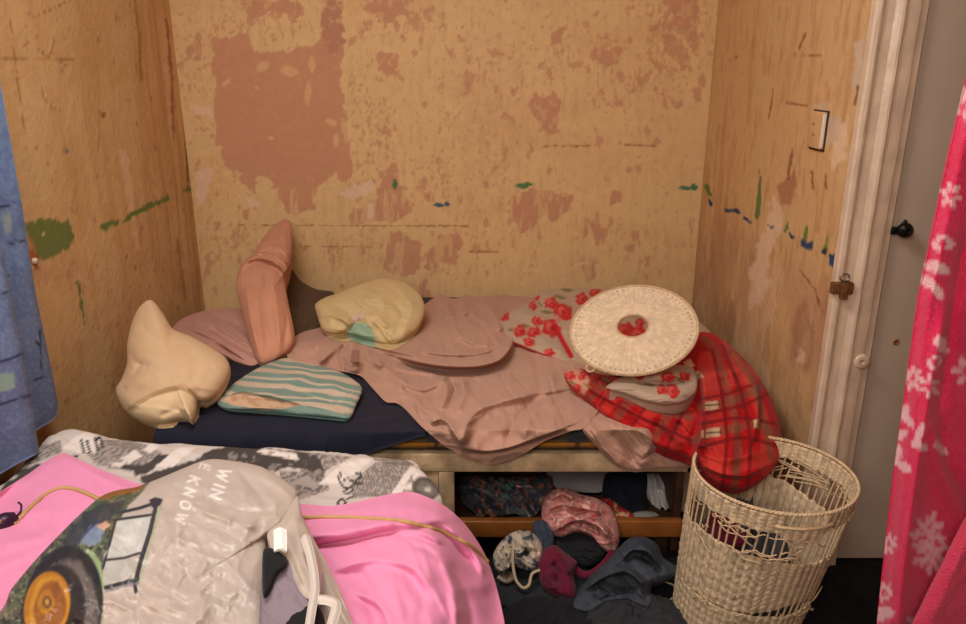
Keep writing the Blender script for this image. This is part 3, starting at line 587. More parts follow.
tw = puff('towel', [(217, 403), (221, 394), (240, 379), (262, 366), (285, 358), (300, 361), (338, 371), (358, 383), (362, 391), (356, 406), (349, 419), (330, 418), (290, 414), (250, 411), (226, 409)], plane(419, 1.985, 358, 2.36), .042, M_towel, back=.03,
          strokes=[([(219, 399), (240, 391), (275, 397), (306, 405)], 26, .03, 2), ([(222, 404), (250, 407), (290, 410)], 3, .008), ([(262, 372), (300, 378), (350, 392)], 5, .008), ([(240, 386), (300, 394), (350, 408)], 4, -.006), ([(262, 378), (275, 372), (300, 382)], 3, .01)], wr=[(.18, 50, 12, .014, 5), (0, 30, None, .01, 6)], N=200, M=70, k=6, e=.5, paint=towel_paint, sup=support)
setp(tw, 'folded mint green and white striped towel lying on the navy sheet', 'towel')
# ================================================================== REVERSIBLE QUILT, LID AND BASKET
def rose(s, c, r, rot=0.0, red=(186, 40, 38), pale=(212, 104, 92), seed=1):
    [s.ell((c[0] + r * .8 * math.cos(rot + k * 1.3), c[1] + r * .7 * math.sin(rot + k * 1.3)), r * .45, r * .32, rot + k, (206, 96, 84) if k % 2 else red, .3, .8, 1.0, seed + 20 + k) for k in range(5)]; s.ell(c, r, r * .8, rot, red, .2, 1, 1.1, seed); s.ell((c[0] - r * .1, c[1] - r * .1), r * .6, r * .45, rot, pale, .25, .75, .8, seed + 2); s.ell((c[0] + r * .12, c[1] + r * .05), r * .33, r * .26, rot, (168, 28, 30), .3, .9, .6, seed + 4)
def leaf(s, c, r, rot): s.ell(c, r, r * .34, rot, (124, 118, 62), .4, .85, 1.0); s.line([(c[0] - r * 1.3 * math.cos(rot), c[1] - r * 1.3 * math.sin(rot)), (c[0] + r * math.cos(rot), c[1] + r * math.sin(rot))], .5, (110, 104, 60), .5, .7)
def floral_paint(uv):
    s = Paint(uv, (180, 152, 128)); s.over(.3 * sm(.5, .7, fbm(uv[:, 0] / 14, uv[:, 1] / 14, 4)), (190, 158, 136))
    for c, r, a in [((560, 297), 5, .3), ((547, 312), 5, .1), ((568, 310), 6, 1), ((524, 326), 5, 0), ((586, 298), 3.5, .6), ((512, 330), 4, .1), ((532, 342), 4, .7), ((529, 299), 3, .2), ((668, 300), 4, 1), ((606, 370), 4, .4), ((540, 304), 3, .9), ((650, 385), 4, .2), ((680, 380), 5, .6), ((625, 375), 3.5, .1), ((567, 290), 5, .1), ((583, 325), 5, .5)]: leaf(s, c, r, a)
    for i, (c, r) in enumerate([((551, 303), 6), ((563, 312), 8.5), ((551, 328), 9), ((520, 331), 6), ((534, 332), 6), ((529, 342), 5), ((537, 321), 5), ((582, 299), 6), ((595, 292), 5), ((549, 353), 5), ((504, 316), 5), ((533, 306), 4), ((570, 372), 7), ((624, 331), 9), ((638, 336), 10), ((628, 340), 8), ((640, 324), 5), ((605, 392), 5), ((668, 377), 6), ((685, 376), 5), ((672, 391), 7), ((662, 389), 5), ((640, 376), 4), ((600, 376), 6), ((655, 312), 6), ((690, 322), 6), ((600, 310), 6), ((610, 345), 7), ((535, 297), 4)]): rose(s, c, r, i * .7, seed=i * 5 + 1)
    s.line([(555, 326), (562, 340), (571, 356)], 2.4, (186, 30, 34), .7); s.line([(499, 337), (516, 344), (540, 354), (562, 362)], 1.4, (150, 24, 28), .8, .8); return s.c
def plaid_paint(uv):
    """tartan: broad red checks, brown bands and pale blocks that bend with the folds"""
    u, v = uv[:, 0], uv[:, 1]; s = Paint(uv, (172, 14, 18)); br = (126, 84, 58); lt = (206, 66, 52); dk = (116, 14, 18); cr = (214, 184, 144)
    s.over(.4 * sm(.45, .65, fbm(u / 26, v / 26, 4)), (170, 16, 20))
    for pts, w in [([(712, 480), (716, 440), (712, 400), (706, 360)], 9), ([(766, 470), (766, 430), (752, 390), (726, 345)], 6), ([(690, 386), (720, 380), (752, 374)], 9), ([(694, 462), (730, 466), (772, 456)], 8), ([(640, 424), (660, 396)], 8), ([(604, 408), (620, 384)], 8), ([(676, 444), (690, 414)], 7)]: s.line(spline(pts, 30), w, lt, 1.5, .6)
    for pts, w in [([(700, 407), (724, 403), (748, 394), (764, 384)], 4.2), ([(694, 440), (714, 432), (736, 428), (757, 424), (780, 436)], 4.2), ([(734, 492), (738, 450), (732, 405), (716, 352), (704, 338)], 4), ([(772, 458), (764, 420), (748, 375), (730, 350)], 3.2), ([(590, 399), (606, 380)], 4.5), ([(618, 416), (642, 386)], 5), ([(654, 440), (674, 404)], 4.5), ([(576, 372), (606, 388), (650, 408), (690, 418)], 3.2)]: s.line(spline(pts, 30) if len(pts) > 2 else pts, w, br, 1.0, .62, .8)
    for pts, w in [([(700, 399), (726, 394), (752, 385)], 1.4), ([(702, 414), (740, 406), (768, 394)], 1.6), ([(700, 424), (740, 418), (776, 424)], 1.5), ([(698, 448), (740, 438), (780, 446)], 1.8), ([(722, 490), (727, 440), (722, 395), (712, 350)], 1.6), ([(748, 488), (750, 440), (742, 395), (722, 345)], 1.8), ([(600, 405), (618, 382)], 1.8), ([(632, 426), (654, 394)], 2), ([(666, 450), (684, 410)], 1.8), ([(574, 382), (610, 402), (650, 422), (690, 440)], 1.6), ([(590, 374), (630, 392), (690, 404)], 1.5)]: s.line(spline(pts, 30) if len(pts) > 2 else pts, w, dk, .8, .75, .6)
    for pts in [[(705, 402), (718, 400), (719, 409), (705, 411)], [(706, 429), (720, 427), (720, 436), (706, 438)], [(701, 430), (704, 430), (704, 438), (701, 438)], [(753, 420), (759, 419), (759, 428), (754, 428)], [(683, 362), (690, 359), (695, 366), (688, 370)], [(690, 374), (699, 370), (704, 377), (694, 381)]]: s.poly(pts, cr, .8, .8, 4, a=.92)
    for c in [(711, 405.5), (713, 433)]: s.line([(c[0] - 6, c[1]), (c[0] + 8, c[1] - 1)], .7, (70, 60, 40), .5, .8)
    s.poly([(563, 374), (572, 362), (584, 372), (590, 380), (584, 398), (572, 388)], (196, 140, 112), 1.5, 2)
    for i, (c, r) in enumerate([((570, 376), 5), ((577, 388), 4), ((582, 376), 4), ((594, 376), 4), ((600, 383), 3)]): rose(s, c, r, i, seed=i)
    for c, r in [((588, 386), 4), ((573, 383), 3), ((606, 380), 4)]: leaf(s, c, r, .5)
    return s.c
M_quilt = mat('quilt_cotton', vcol=True, rough=.85, var=.05, weave=(260, .12), sheen=0.05, spec=.15)
tq = thing('quilt', 'bunched reversible quilt, red tartan one side and red roses other, at bed end', 'quilt', (.45, 2.3, BED_Z))
puff('floral_side', [(498, 326), (506, 313), (530, 302), (544, 291), (570, 288), (600, 289), (640, 288), (668, 297), (695, 318), (712, 335), (705, 358), (680, 372), (640, 380), (600, 378), (572, 368), (546, 358), (520, 347), (505, 341)], plane(375, 2.36, 288, 3.06), .07, M_quilt, tq,
     strokes=[([(555, 324), (562, 340), (571, 358)], 4, -.02), ([(520, 312), (540, 318), (556, 330)], 6, .02), ([(545, 296), (566, 306), (590, 330)], 7, .02), ([(534, 330), (550, 345), (565, 352)], 5, .012), ([(620, 315), (630, 330), (650, 345)], 8, -.02)], wr=[(.5, 50, 16, .014, 13)], N=240, M=90, k=4, e=.5, paint=floral_paint, sup=support)
puff('tartan_side', [(564, 374), (576, 368), (600, 374), (640, 380), (668, 372), (684, 350), (698, 333), (714, 334), (734, 349), (754, 370), (769, 394), (779, 420), (782, 442), (776, 465), (760, 481), (742, 490), (722, 487), (705, 476), (690, 460), (662, 450), (632, 434), (605, 416), (585, 398), (571, 386)], plane(490, 1.76, 334, 2.34), .105, M_quilt, tq, back=.09,
     strokes=[([(701, 368), (705, 395), (703, 418), (699, 443), (695, 456)], 14, .075, 2.5), ([(753, 440), (758, 415), (757, 390), (748, 366), (733, 346)], 10, .045, 2), ([(704, 466), (722, 474), (745, 476), (768, 466)], 8, .03, 1.8), ([(702, 456), (730, 460), (772, 448)], 6, .02), ([(722, 352), (733, 380), (735, 420), (730, 470)], 6, .022), ([(640, 400), (668, 410), (698, 410)], 5, -.03), ([(600, 384), (640, 408), (690, 424)], 8, .03), ([(676, 420), (690, 436), (697, 452)], 3, -.03), ([(666, 424), (682, 446)], 3, .024), ([(684, 424), (696, 446)], 3, .024), ([(655, 422), (668, 442)], 3, -.02), ([(582, 390), (620, 416), (668, 443)], 4, -.012), ([(729, 352), (737, 362), (744, 364)], 3.5, -.04), ([(712, 372), (724, 376), (742, 370)], 4, .02)],
     wr=[(1.2, 50, 14, .012, 4), (.5, 30, 9, .006, 6)], N=320, M=120, center=(700, 412), k=3.2, e=.5, paint=plaid_paint, sup=support)
puff('turned_corner', [(606, 388), (618, 379), (640, 372), (668, 366), (690, 366), (697, 377), (696, 392), (684, 402), (664, 405), (644, 401), (624, 394)], plane(406, 1.90, 366, 2.09), .035, M_quilt, tq, back=.12,
     strokes=[([(640, 382), (668, 384), (696, 378)], 3, -.03), ([(650, 376), (672, 374), (692, 372)], 3, .02), ([(624, 386), (660, 396), (692, 392)], 5, .014)], wr=[(.0, 30, 8, .010, 8)], N=160, M=50, k=5, paint=floral_paint, sup=support)
# wicker lid
M_wick = mat('wicker', (206, 172, 132), rough=.75, bump=(160, .5), var=.22, vs=70, spec=.25)
def frame_from(n):
    n = np.array(n, float); n /= np.linalg.norm(n); e = np.cross([0, 1, 0], n); e /= np.linalg.norm(e); return e, np.cross(n, e), n
LC = on_y(633, 329, 2.12); le, lf, ln = frame_from((-.20, -.42, .90)); LR = .1835
tl = thing('basket_lid', 'round pale wicker lid with a hole in its centre, propped on the quilt', 'basket lid', LC - ln * .01)
def lid_paint(P):
    pass
nA, nR = 540, 66; V = []; cols = []; rs = np.linspace(.047, LR - .003, nR)
for side in (1, -1):
    for r in rs:
        a = np.linspace(0, 2 * PI, nA, endpoint=False); ring = int((r - .047) / .0042)
        h = .004 * side + 0.0008 * side * np.cos(a * 60 + PI * (ring % 2)) + .0008 * side * np.cos((r - .047) / .0042 * 2 * PI) + .010 * (1 - (r / LR) ** 2)
        V.append(LC + np.outer(r * np.cos(a), le) + np.outer(r * np.sin(a), lf) + np.outer(h, ln))
        c = np.tile(np.array((216, 188, 154.)), (nA, 1)); k = fbm(np.cos(a) * r * 90 + 50, np.sin(a) * r * 90 + 50, 5, 3)[:, None]
        c = c * (.90 + .20 * k); dk = .05 * (np.cos(a * 60) < -.6); c = c * (1 - dk[:, None])
        if abs(r - (LR - .016)) < .003: c = c * np.where(np.cos(a * 66) > .6, .8, 1)[:, None]
        cols.append(c)
f = grid_faces(nA, nR, True); k = nA * nR; f2 = [tuple(i + k for i in q[::-1]) for q in f]
f3 = [(i, (i + 1) % nA, k + (i + 1) % nA, k + i) for i in range(nA)] + [((nR - 1) * nA + i, k + (nR - 1) * nA + i, k + (nR - 1) * nA + (i + 1) % nA, (nR - 1) * nA + (i + 1) % nA) for i in range(nA)]
mk('woven_disc', np.vstack(V), f + f2 + f3, mat('wicker_print', vcol=True, rough=.75, bump=(160, .35), var=.08, vs=60), tl, col=np.vstack(cols))
def coil(c, e, f_, n_, r, tr, turns, n=600, amp=.004):
    a = np.linspace(0, 2 * PI, n, endpoint=False)
    return c + np.outer((r + amp * np.cos(a * turns)) * np.cos(a), e) + np.outer((r + amp * np.cos(a * turns)) * np.sin(a), f_) + np.outer(amp * np.sin(a * turns), n_)
V, f = join(*[tube(coil(LC + ln * .004, le, lf, ln, LR, .004, 70, amp=.0024 * s_), .0026, 6, True) for s_ in (1, -1)]); mk('rim_braid', V, f, M_wick, tl)
V, f = join(*[tube(coil(LC + ln * .012, le, lf, ln, .047, .003, 28, 300, .0018 * s_), .0022, 6, True) for s_ in (1, -1)]); mk('hole_braid', V, f, M_wick, tl)
lp = LC + le * (-.150) + lf * (-.118); a = np.linspace(0, 2 * PI, 16, endpoint=False)
mk('fastening_loop', *tube(lp + np.outer(.012 * np.cos(a), le) + np.outer(.014 * np.sin(a), lf), .003, 6, True), M_wick, tl)
# wicker laundry basket
BT = CAM + .9 * (np.array([.8054, 1.877, .348]) - CAM); BB = np.array([.678, BT[1] + .03, 0.0]); BH = BT[2]
RT, RB = .1925, .155
tk = thing('laundry_basket', 'torn round wicker laundry basket beside the door frame', 'basket', BB)
def bp(a, h, off=0.0):
    """point of the basket wall at angle a, height h (0..1), pushed outwards by off"""
    a = np.asarray(a, float); h = np.asarray(h, float); c = BB + (BT - BB) * h[..., None] if h.ndim else BB + (BT - BB) * h
    r = RB + (RT - RB) * h ** .8 + off
    return c + np.stack([r * np.cos(a), r * np.sin(a), 0 * a + .0 * r], -1)
M_stake = mat('cane_stake', (214, 184, 144), rough=.7, bump=(120, .3), var=.2, vs=50)
NS = 56
def band(name, h0f, h1f, a0=0, a1=2 * PI, nA=672, rows=None, dark=0.0, fray=0.0):
    closed = abs(a1 - a0 - 2 * PI) < 1e-6; a = np.linspace(a0, a1, nA, endpoint=not closed); rows_ = rows or 40; P = []; C = []
    for side in (1, -1):
        for j in range(rows_):
            tt = j / (rows_ - 1); h0 = h0f(a); h1 = h1f(a); h = h0 + (h1 - h0) * tt; ring = np.floor(h * BH / .005)
            off = side * .0026 + .0011 * np.cos(a * NS) * side + .0004 * np.cos(a * NS / 2 + PI * ring) + .0007 * side * np.cos(h * BH / .005 * 2 * PI) + .002 * (fbm(a * 20, h * 40, 4, 2) - .5)
            P.append(bp(a, h, off)); k = fbm(a * 26, h * 60, 9, 3)[:, None]; c = np.array((222, 194, 156.)) * (.86 + .26 * k)
            c = c * (1 - .10 * (np.cos(h * BH / .005 * 2 * PI) < -.6))[:, None]; c = c * (1 - .12 * (np.cos(a * NS) < -.75))[:, None]; c = c * (1 - .12 * sm(.62, .72, fbm(a * 7, h * 9, 77, 3)))[:, None]; C.append(c)
    f = grid_faces(nA, rows_, closed); k = nA * rows_; f += [tuple(i + k for i in q[::-1]) for q in f]
    for j in (0, rows_ - 1):
        for i in range(nA if closed else nA - 1):
            p, q = j * nA + i, j * nA + (i + 1) % nA; f.append((p, q, q + k, p + k) if j else (q, p, p + k, q + k))
    return mk(name, np.vstack(P), f, MATS['wicker_print'], tk, col=np.vstack(C))
def rag(base, amp, seed, sc=9): return lambda a: base(a) + amp * (fbm(np.cos(a) * sc + 20, np.sin(a) * sc + 20, seed, 4) - .5)
front = lambda a, c, w: np.exp(-((np.angle(np.exp(1j * (a - c)))) / w) ** 2)     # bump around angle c
A_F = -PI / 2 - .12
lo_top = lambda a: .685 + .04 * front(a, A_F - .9, .7) - .03 * front(a, A_F + .9, .5) + .10 * front(a, PI / 2, .9)
hi_gap = lambda a: .885 - .012 * front(a, A_F, .6) + .0 * a
LOW0 = lambda a: .315 - .01 * front(a, A_F + .5, .4) ; LOW1 = lambda a: .318 + .07 * front(a, A_F + .45, .42)
slot = lambda a: sm(-1.80, -1.74, np.angle(np.exp(1j * a))) * sm(-1.20, -1.27, np.angle(np.exp(1j * a)))
band('upper_band', rag(lambda a: hi_gap(a) - .035 * slot(a), .035, 3), lambda a: .985 - .068 * slot(a), rows=24)
band('body_weave', rag(LOW1, .012, 7, 14), rag(lo_top, .045, 5, 8), rows=44)
band('base_weave', lambda a: .015 + 0 * a, rag(LOW0, .010, 8, 14), rows=34)
for i in range(NS):
    a = 2 * PI * i / NS; hh = np.linspace(.01, .99, 22)
    mk('stake', *tube(bp(np.full(22, a) + .012 * np.sin(hh * 9 + i), hh, .001), .0026, 6), M_stake, tk)
a = np.linspace(0, 2 * PI, 500, endpoint=False)
V, f = join(*[tube(bp(a, np.full(500, 1.0), 0) + np.stack([.0018 * s_ * np.cos(a * 60) * np.cos(a), .0018 * s_ * np.cos(a * 60) * np.sin(a), .0018 * s_ * np.sin(a * 60)], -1), .0032, 6, True) for s_ in (1, -1)]); mk('rim', V, f, M_stake, tk)
# handle slot bar below the rim at the front right, and loose broken canes
aa = np.linspace(-1.86, -1.14, 40); mk('handle', *tube(bp(aa, .922 - .006 * np.sin(np.linspace(0, PI, 40)), .003), .0045, 8), M_stake, tk)
rng = random.Random(8); parts = []
for i in range(44):
    a0 = rng.uniform(-PI, .35); L = rng.uniform(.12, .5); h0 = rng.choice([.72, .74, .84, .85, .86, .30, .33]) + rng.uniform(-.02, .02); n = 9; ss = np.linspace(0, 1, n)
    parts.append(tube(bp(a0 + L * ss, np.clip(h0 + rng.uniform(-.07, .05) * ss + .012 * np.sin(ss * 9 + i), .02, .97), .004 + rng.uniform(0, .016) * ss * (1 - .3 * ss)), .0016, 5))
for i in range(44):
    a0 = rng.uniform(.2, PI - .2); L = rng.uniform(.15, .5); h0 = rng.uniform(.80, .88); ss = np.linspace(0, 1, 9)
    parts.append(tube(bp(a0 + L * ss, h0 + rng.uniform(-.06, .06) * ss, -.004 - rng.uniform(0, .012) * ss), .0016, 5))
p0 = bp(np.array(.05), np.array(.97)); parts.append(tube([p0, p0 + [.02, -.01, -.01], p0 + [.03, -.015, -.045]], .0014, 5))
V, f = join(*parts); setp(mk('broken_cane', V, f, M_stake, tk), kind='stuff')
a = np.linspace(0, 2 * PI, 64, endpoint=False); V = np.vstack([bp(a, np.full(64, .02), -.004), bp(a, np.full(64, .045), -.004)]); f = grid_faces(64, 2, True) + [tuple(range(64))[::-1], tuple(64 + i for i in range(64))]
mk('base', V, f, M_stake, tk)
# laundry inside the basket
def floor_blob(name, c, rx, ry, h, m, seed, label, cat, flat=.0, lob=.2, group=None):
    nA, nR = 110, 36; V = [np.array(c)[None] + [[0, 0, h]]]; a = np.linspace(0, 2 * PI, nA, endpoint=False)
    for j in range(1, nR + 1):
        r = j / nR; rad = 1 + lob * (fbm(np.cos(a) * 1.5 + 9, np.sin(a) * 1.5 + 9, seed, 3) - .5) * 2; x = rx * r * rad * np.cos(a); y = ry * r * rad * np.sin(a)
        q = np.stack([x * 400, y * 400], -1); wv = .35 * h * wrinkle(q, seed * 1.3, 45, 15, seed) + .25 * h * wrinkle(q, seed * 2.1 + 1, 25, 9, seed + 3)
        zz = h * (1 - r ** 3) ** .6 + wv * (1 - r ** 6); V.append(np.stack([c[0] + x, c[1] + y, np.maximum(c[2] + zz, c[2] + .002)], -1))
    f = [(0, 1 + i, 1 + (i + 1) % nA) for i in range(nA)]
    for j in range(nR - 1):
        b = 1 + j * nA; f += [(b + i, b + nA + i, b + nA + (i + 1) % nA, b + (i + 1) % nA) for i in range(nA)]
    b = 1 + (nR - 1) * nA; f.append(tuple(b + i for i in range(nA))[::-1]); return setp(mk(name, np.vstack(V), f, m), label, cat, group)
M_blackc = mat('black_cotton', (24, 24, 27), rough=.92, var=.3, sheen=0.03, weave=(260, .1)); M_maroon = mat('maroon_cotton', (104, 18, 44), rough=.9, var=.2, sheen=0.07, weave=(260, .12))
M_slate = mat('slate_cotton', (64, 66, 72), rough=.92, var=.25, sheen=0.03, weave=(260, .15))
floor_blob('garment', (BB[0] + .005, BB[1], .03), .135, .135, .24, M_slate, 5, 'dark grey garment lying inside the wicker basket, seen through the torn gap', 'garment', lob=.06)
o = floor_blob('garment', (BB[0] - .055, BB[1] - .03, .275), .055, .06, .05, M_maroon, 8, 'maroon garment glimpsed through the torn basket wall', 'garment', lob=.1)
# ================================================================== CLOTHES UNDER THE BED AND ON THE FLOOR
def speck_paint(base, specks, seed, sc=3.0):
    def fn(uv):
        s = Paint(uv, base); u, v = uv[:, 0], uv[:, 1]
        for i, (col, thr) in enumerate(specks): s.over(.9 * sm(thr, thr + .05, fbm(u / sc + 3 * fbm(u / 9, v / 9, seed + 90, 2), v / (sc * 1.4), seed + i * 7, 3)), col)
        return s.c
    return fn
M_print = mat('printed_garment', vcol=True, rough=.9, var=.1, weave=(240, .12), sheen=0.03, spec=.15)
M_gloss = mat('patterned_satin', vcol=True, rough=.35, var=.1, spec=.5)
def shelf_sup(P):
    return np.where(P[:, 1] > 1.98, .13, .004)
o = puff('garment_bundle', [(459, 478), (475, 474), (500, 475), (530, 475), (552, 477), (551, 500), (547, 514), (536, 523), (522, 521), (508, 526), (490, 527), (474, 521), (462, 508)], plane(527, 1.995, 474, 2.22), .05, M_gloss, back=.03,
         strokes=[([(500, 492), (512, 494), (520, 490)], 2.5, .03), ([(470, 490), (480, 505), (478, 520)], 4, .02), ([(495, 500), (505, 512), (500, 524)], 3, -.02), ([(530, 488), (525, 505), (532, 520)], 4, .02)], wr=[(.8, 25, 8, .022, 9)],
         N=160, M=60, k=6, paint=speck_paint((84, 82, 84), [((52, 56, 64), .5), ((176, 96, 58), .62), ((88, 112, 112), .62), ((180, 160, 136), .74), ((60, 50, 84), .7)], 40), sup=shelf_sup)
setp(o, 'dark shiny bundle with multicoloured specks stuffed at the left of the bed storage', 'clothes bundle')
M_lgrey = mat('pale_grey_cotton', (176, 168, 166), rough=.9, var=.15, weave=(240, .15)); M_navy2 = mat('navy_knit', (24, 26, 38), rough=.95, var=.25, bump=(220, .4))
o = puff('garment', [(546, 476), (575, 473), (612, 475), (610, 492), (600, 512), (578, 512), (556, 506)], plane(514, 2.12, 473, 2.3), .05, M_lgrey, wr=[(1.4, 40, 7, .02, 4)], sup=shelf_sup); setp(o, 'pale grey garment at the back of the bed storage behind the pink blouse', 'garment')
o = puff('garment', [(606, 474), (625, 472), (644, 472), (649, 482), (645, 500), (649, 512), (637, 517), (620, 509), (603, 497)], plane(517, 2.03, 472, 2.2), .05, M_navy2, wr=[(1.2, 40, 9, .015, 6)], sup=shelf_sup); setp(o, 'navy blue garment stuffed under the bed between two pale garments', 'garment')
o = puff('garment', [(645, 475), (660, 473), (690, 473), (692, 516), (672, 518), (655, 512), (647, 497)], plane(518, 2.03, 473, 2.2), .045, mat('off_white_cotton', (190, 182, 176), rough=.9, var=.12, weave=(240, .15)), wr=[(1.5, 40, 6, .022, 14)], sup=shelf_sup); setp(o, 'off white crumpled garment at the right end of the bed storage', 'garment')
o = puff('cloth', [(630, 518), (640, 511), (654, 513), (658, 519), (640, 521)], plane(521, 1.985, 511, 2.02), .012, M_lgrey, sup=shelf_sup); setp(o, 'small scrap of grey cloth on the plank edge below the navy garment', 'cloth')
o = puff('scarf', [(601, 499), (610, 499), (622, 507), (634, 515), (630, 521), (616, 519), (606, 510)], plane(521, 1.975, 499, 2.05), .015, M_print, paint=speck_paint((170, 40, 36), [((196, 168, 128), .55), ((110, 104, 60), .66)], 60, 4), sup=shelf_sup); setp(o, 'small red patterned scarf on the shelf edge right of the pink blouse', 'scarf')
o = puff('blouse', [(542, 506), (546, 496), (555, 489), (567, 488), (580, 494), (596, 498), (609, 506), (616, 518), (620, 535), (617, 549), (610, 553), (602, 548), (592, 537), (577, 532), (562, 537), (549, 533), (542, 520)], plane(553, 1.875, 488, 2.0), .04, M_print, back=.012,
         strokes=[([(545, 512), (560, 505), (580, 508), (604, 512)], 7, .03, 1.8), ([(556, 530), (576, 520), (598, 526), (610, 540)], 7, .03, 1.8), ([(550, 500), (562, 494), (574, 500)], 6, .025, 1.6), ([(556, 500), (562, 492), (572, 498), (570, 508), (560, 510)], 3, .02), ([(552, 515), (570, 516), (590, 508)], 3, -.018), ([(560, 522), (580, 518), (600, 514)], 4, .018), ([(590, 512), (602, 528), (610, 548)], 4, .02), ([(580, 524), (600, 535)], 3, -.015), ([(548, 524), (560, 530)], 3, .015)], wr=[(.3, 22, 7, .016, 3)], N=180, M=60, k=4, paint=speck_paint((190, 128, 118), [((176, 92, 92), .62), ((120, 92, 84), .7), ((226, 178, 158), .64), ((206, 70, 64), .74)], 70, 3.2))
setp(o, 'crumpled pink floral blouse spilling over the orange plank', 'blouse')
# on the floor, front to back
M_char = mat('charcoal_cotton', (44, 45, 48), rough=.95, var=.25, bump=(260, .3), sheen=0.03); M_blue = mat('blue_grey_cotton', (58, 62, 76), rough=.9, var=.2, weave=(240, .2))
def on_floor(u, v, z=0.0): return on_z(u, v, z)
def blob_px(name, u, v, rx, ry, h, m, seed, label, cat, **k): c = on_floor(u, v); return floor_blob(name, (c[0], c[1], .001), rx, ry, h, m, seed, label, cat, **k)
blob_px('garment', 552, 592, .17, .13, .045, M_char, 3, 'charcoal grey garment flat on the floor under the maroon garment', 'garment')
blob_px('garment', 545, 636, .17, .12, .06, M_blackc, 6, 'black garment on the floor at the bottom edge, right of the pink cover', 'garment')
blob_px('garment', 632, 632, .16, .13, .06, mat('dark_grey_fleece', (50, 50, 53), rough=.95, var=.2, bump=(300, .5)), 12, 'dark grey fleece garment on the floor left of the wicker basket', 'garment')
o = puff('garment', [(553, 545), (560, 537), (580, 533), (596, 540), (606, 552), (596, 563), (580, 566), (566, 556)], plane(566, 1.85, 533, 1.93), .03, M_blackc, wr=[(.6, 25, 8, .012, 3)], sup=lambda P: 0 * P[:, 0] + .05); setp(o, 'small black garment below the pink blouse, above the maroon one', 'garment')
o = puff('garment', [(533, 524), (543, 520), (553, 524), (554, 545), (548, 556), (537, 552)], plane(556, 1.86, 520, 1.925), .02, M_blue, wr=[(1.4, 25, 6, .01, 3)]); setp(o, 'blue grey garment hanging off the plank left of the pink blouse', 'garment')
tbn = thing('bra', 'crumpled beige and grey patterned bra on the floor below the dark bundle', 'bra', on_floor(516, 575))
puff('cup', [(493, 556), (498, 545), (508, 535), (520, 530), (532, 532), (541, 542), (543, 556), (538, 568), (528, 571), (512, 566), (503, 575), (496, 570)], plane(575, 1.80, 530, 1.90), .045, M_print, tbn, back=.03,
     strokes=[([(512, 537), (514, 552), (508, 566)], 3, -.02), ([(520, 545), (532, 548), (536, 560)], 4, .015), ([(500, 552), (508, 548)], 3, -.02), ([(520, 560), (530, 552), (540, 552)], 3, -.015)], wr=[(.9, 20, 7, .014, 13)], N=140, M=50, paint=speck_paint((168, 152, 136), [((70, 72, 80), .58), ((204, 184, 160), .56), ((48, 48, 54), .7)], 82, 6))
puff('wing', [(497, 578), (503, 571), (512, 572), (514, 580), (506, 584)], plane(584, 1.79, 571, 1.82), .015, M_print, tbn, paint=speck_paint((176, 156, 136), [((100, 96, 94), .6)], 86, 5))
f0, _ = plane(595, 1.74, 540, 1.84); mk('strap', *tube(spline(f0(np.array([(513, 548), (513, 565), (516, 580), (523, 588), (529, 585), (532, 574), (540, 570)], float)), 50), .0045, 8), mat('beige_elastic', (186, 164, 138), rough=.8), tbn)
o = puff('garment', [(538, 562), (545, 549), (555, 545), (566, 553), (577, 562), (574, 575), (577, 592), (574, 600), (562, 598), (550, 594), (541, 584)], plane(600, 1.74, 545, 1.86), .05, M_maroon, strokes=[([(556, 550), (566, 562), (570, 575)], 3, .02), ([(552, 562), (558, 572), (556, 585)], 4, -.025), ([(545, 572), (556, 590)], 3, .012)], wr=[(1.0, 30, 8, .01, 3)]); setp(o, 'maroon velvet garment crumpled on the floor, its twisted strap trailing right', 'garment')
setp(o, 'deep maroon garment crumpled on the floor beside the patterned bra', 'garment'); mt = o
f0, _ = plane(585, 1.78, 545, 1.88); sub_pts = spline(f0(np.array([(566, 556), (574, 568), (584, 575), (595, 572), (606, 562), (613, 552)], float)), 40)
mt['_o'] = [float(k) for k in mt.location]; mk('strap', *tube(sub_pts, .011, 8), M_maroon, mt); del mt['_o']
jn = puff('jeans', [(574, 606), (578, 592), (592, 574), (608, 560), (620, 546), (632, 537), (648, 538), (658, 545), (664, 558), (676, 566), (678, 574), (664, 582), (652, 586), (650, 604), (640, 602), (628, 597), (604, 600), (588, 610)], plane(610, 1.70, 537, 1.88), .055, mat('dark_denim', (66, 70, 78), rough=.9, var=.3, vs=30, bump=(240, .3), weave=(200, .2)), back=.05,
          strokes=[([(584, 590), (606, 576), (628, 572), (648, 590)], 10, .05, 2), ([(622, 560), (632, 550), (648, 552), (660, 566)], 8, .05, 2), ([(636, 542), (650, 552), (656, 570)], 3, .03), ([(640, 556), (652, 562), (660, 574)], 3.5, -.035), ([(612, 565), (630, 580), (645, 594)], 4, .02), ([(594, 582), (615, 592), (640, 590)], 4, -.025), ([(625, 552), (632, 566), (650, 580)], 4, -.02), ([(620, 572), (628, 586)], 3, -.015), ([(586, 596), (610, 580), (628, 566)], 4, .016)], wr=[(.7, 28, 8, .016, 5)], N=180, M=60, center=(626, 576), sup=lambda P: 0 * P[:, 0] + .004)
setp(jn, 'dark faded denim jeans bunched on the floor left of the wicker basket', 'jeans')
# broken canes fallen from the basket
rng = random.Random(3)
for (u, v, a) in [(674, 544, .4), (668, 584, 2.6), (671, 600, .9), (664, 566, 1.9)]:
    c = on_floor(u, v, .01); P = np.array([c + np.array([math.cos(a), math.sin(a), 0]) * s_ for s_ in (-.022, -.008, .008, .022)]); P[:, 2] += [0, .004, .003, 0]
    o = mk('broken_straw', *tube(P, .0025, 6), M_stake); setp(o, 'short piece of pale straw fallen on the dark floor left of the basket', 'straw', 'straws broken off the basket')
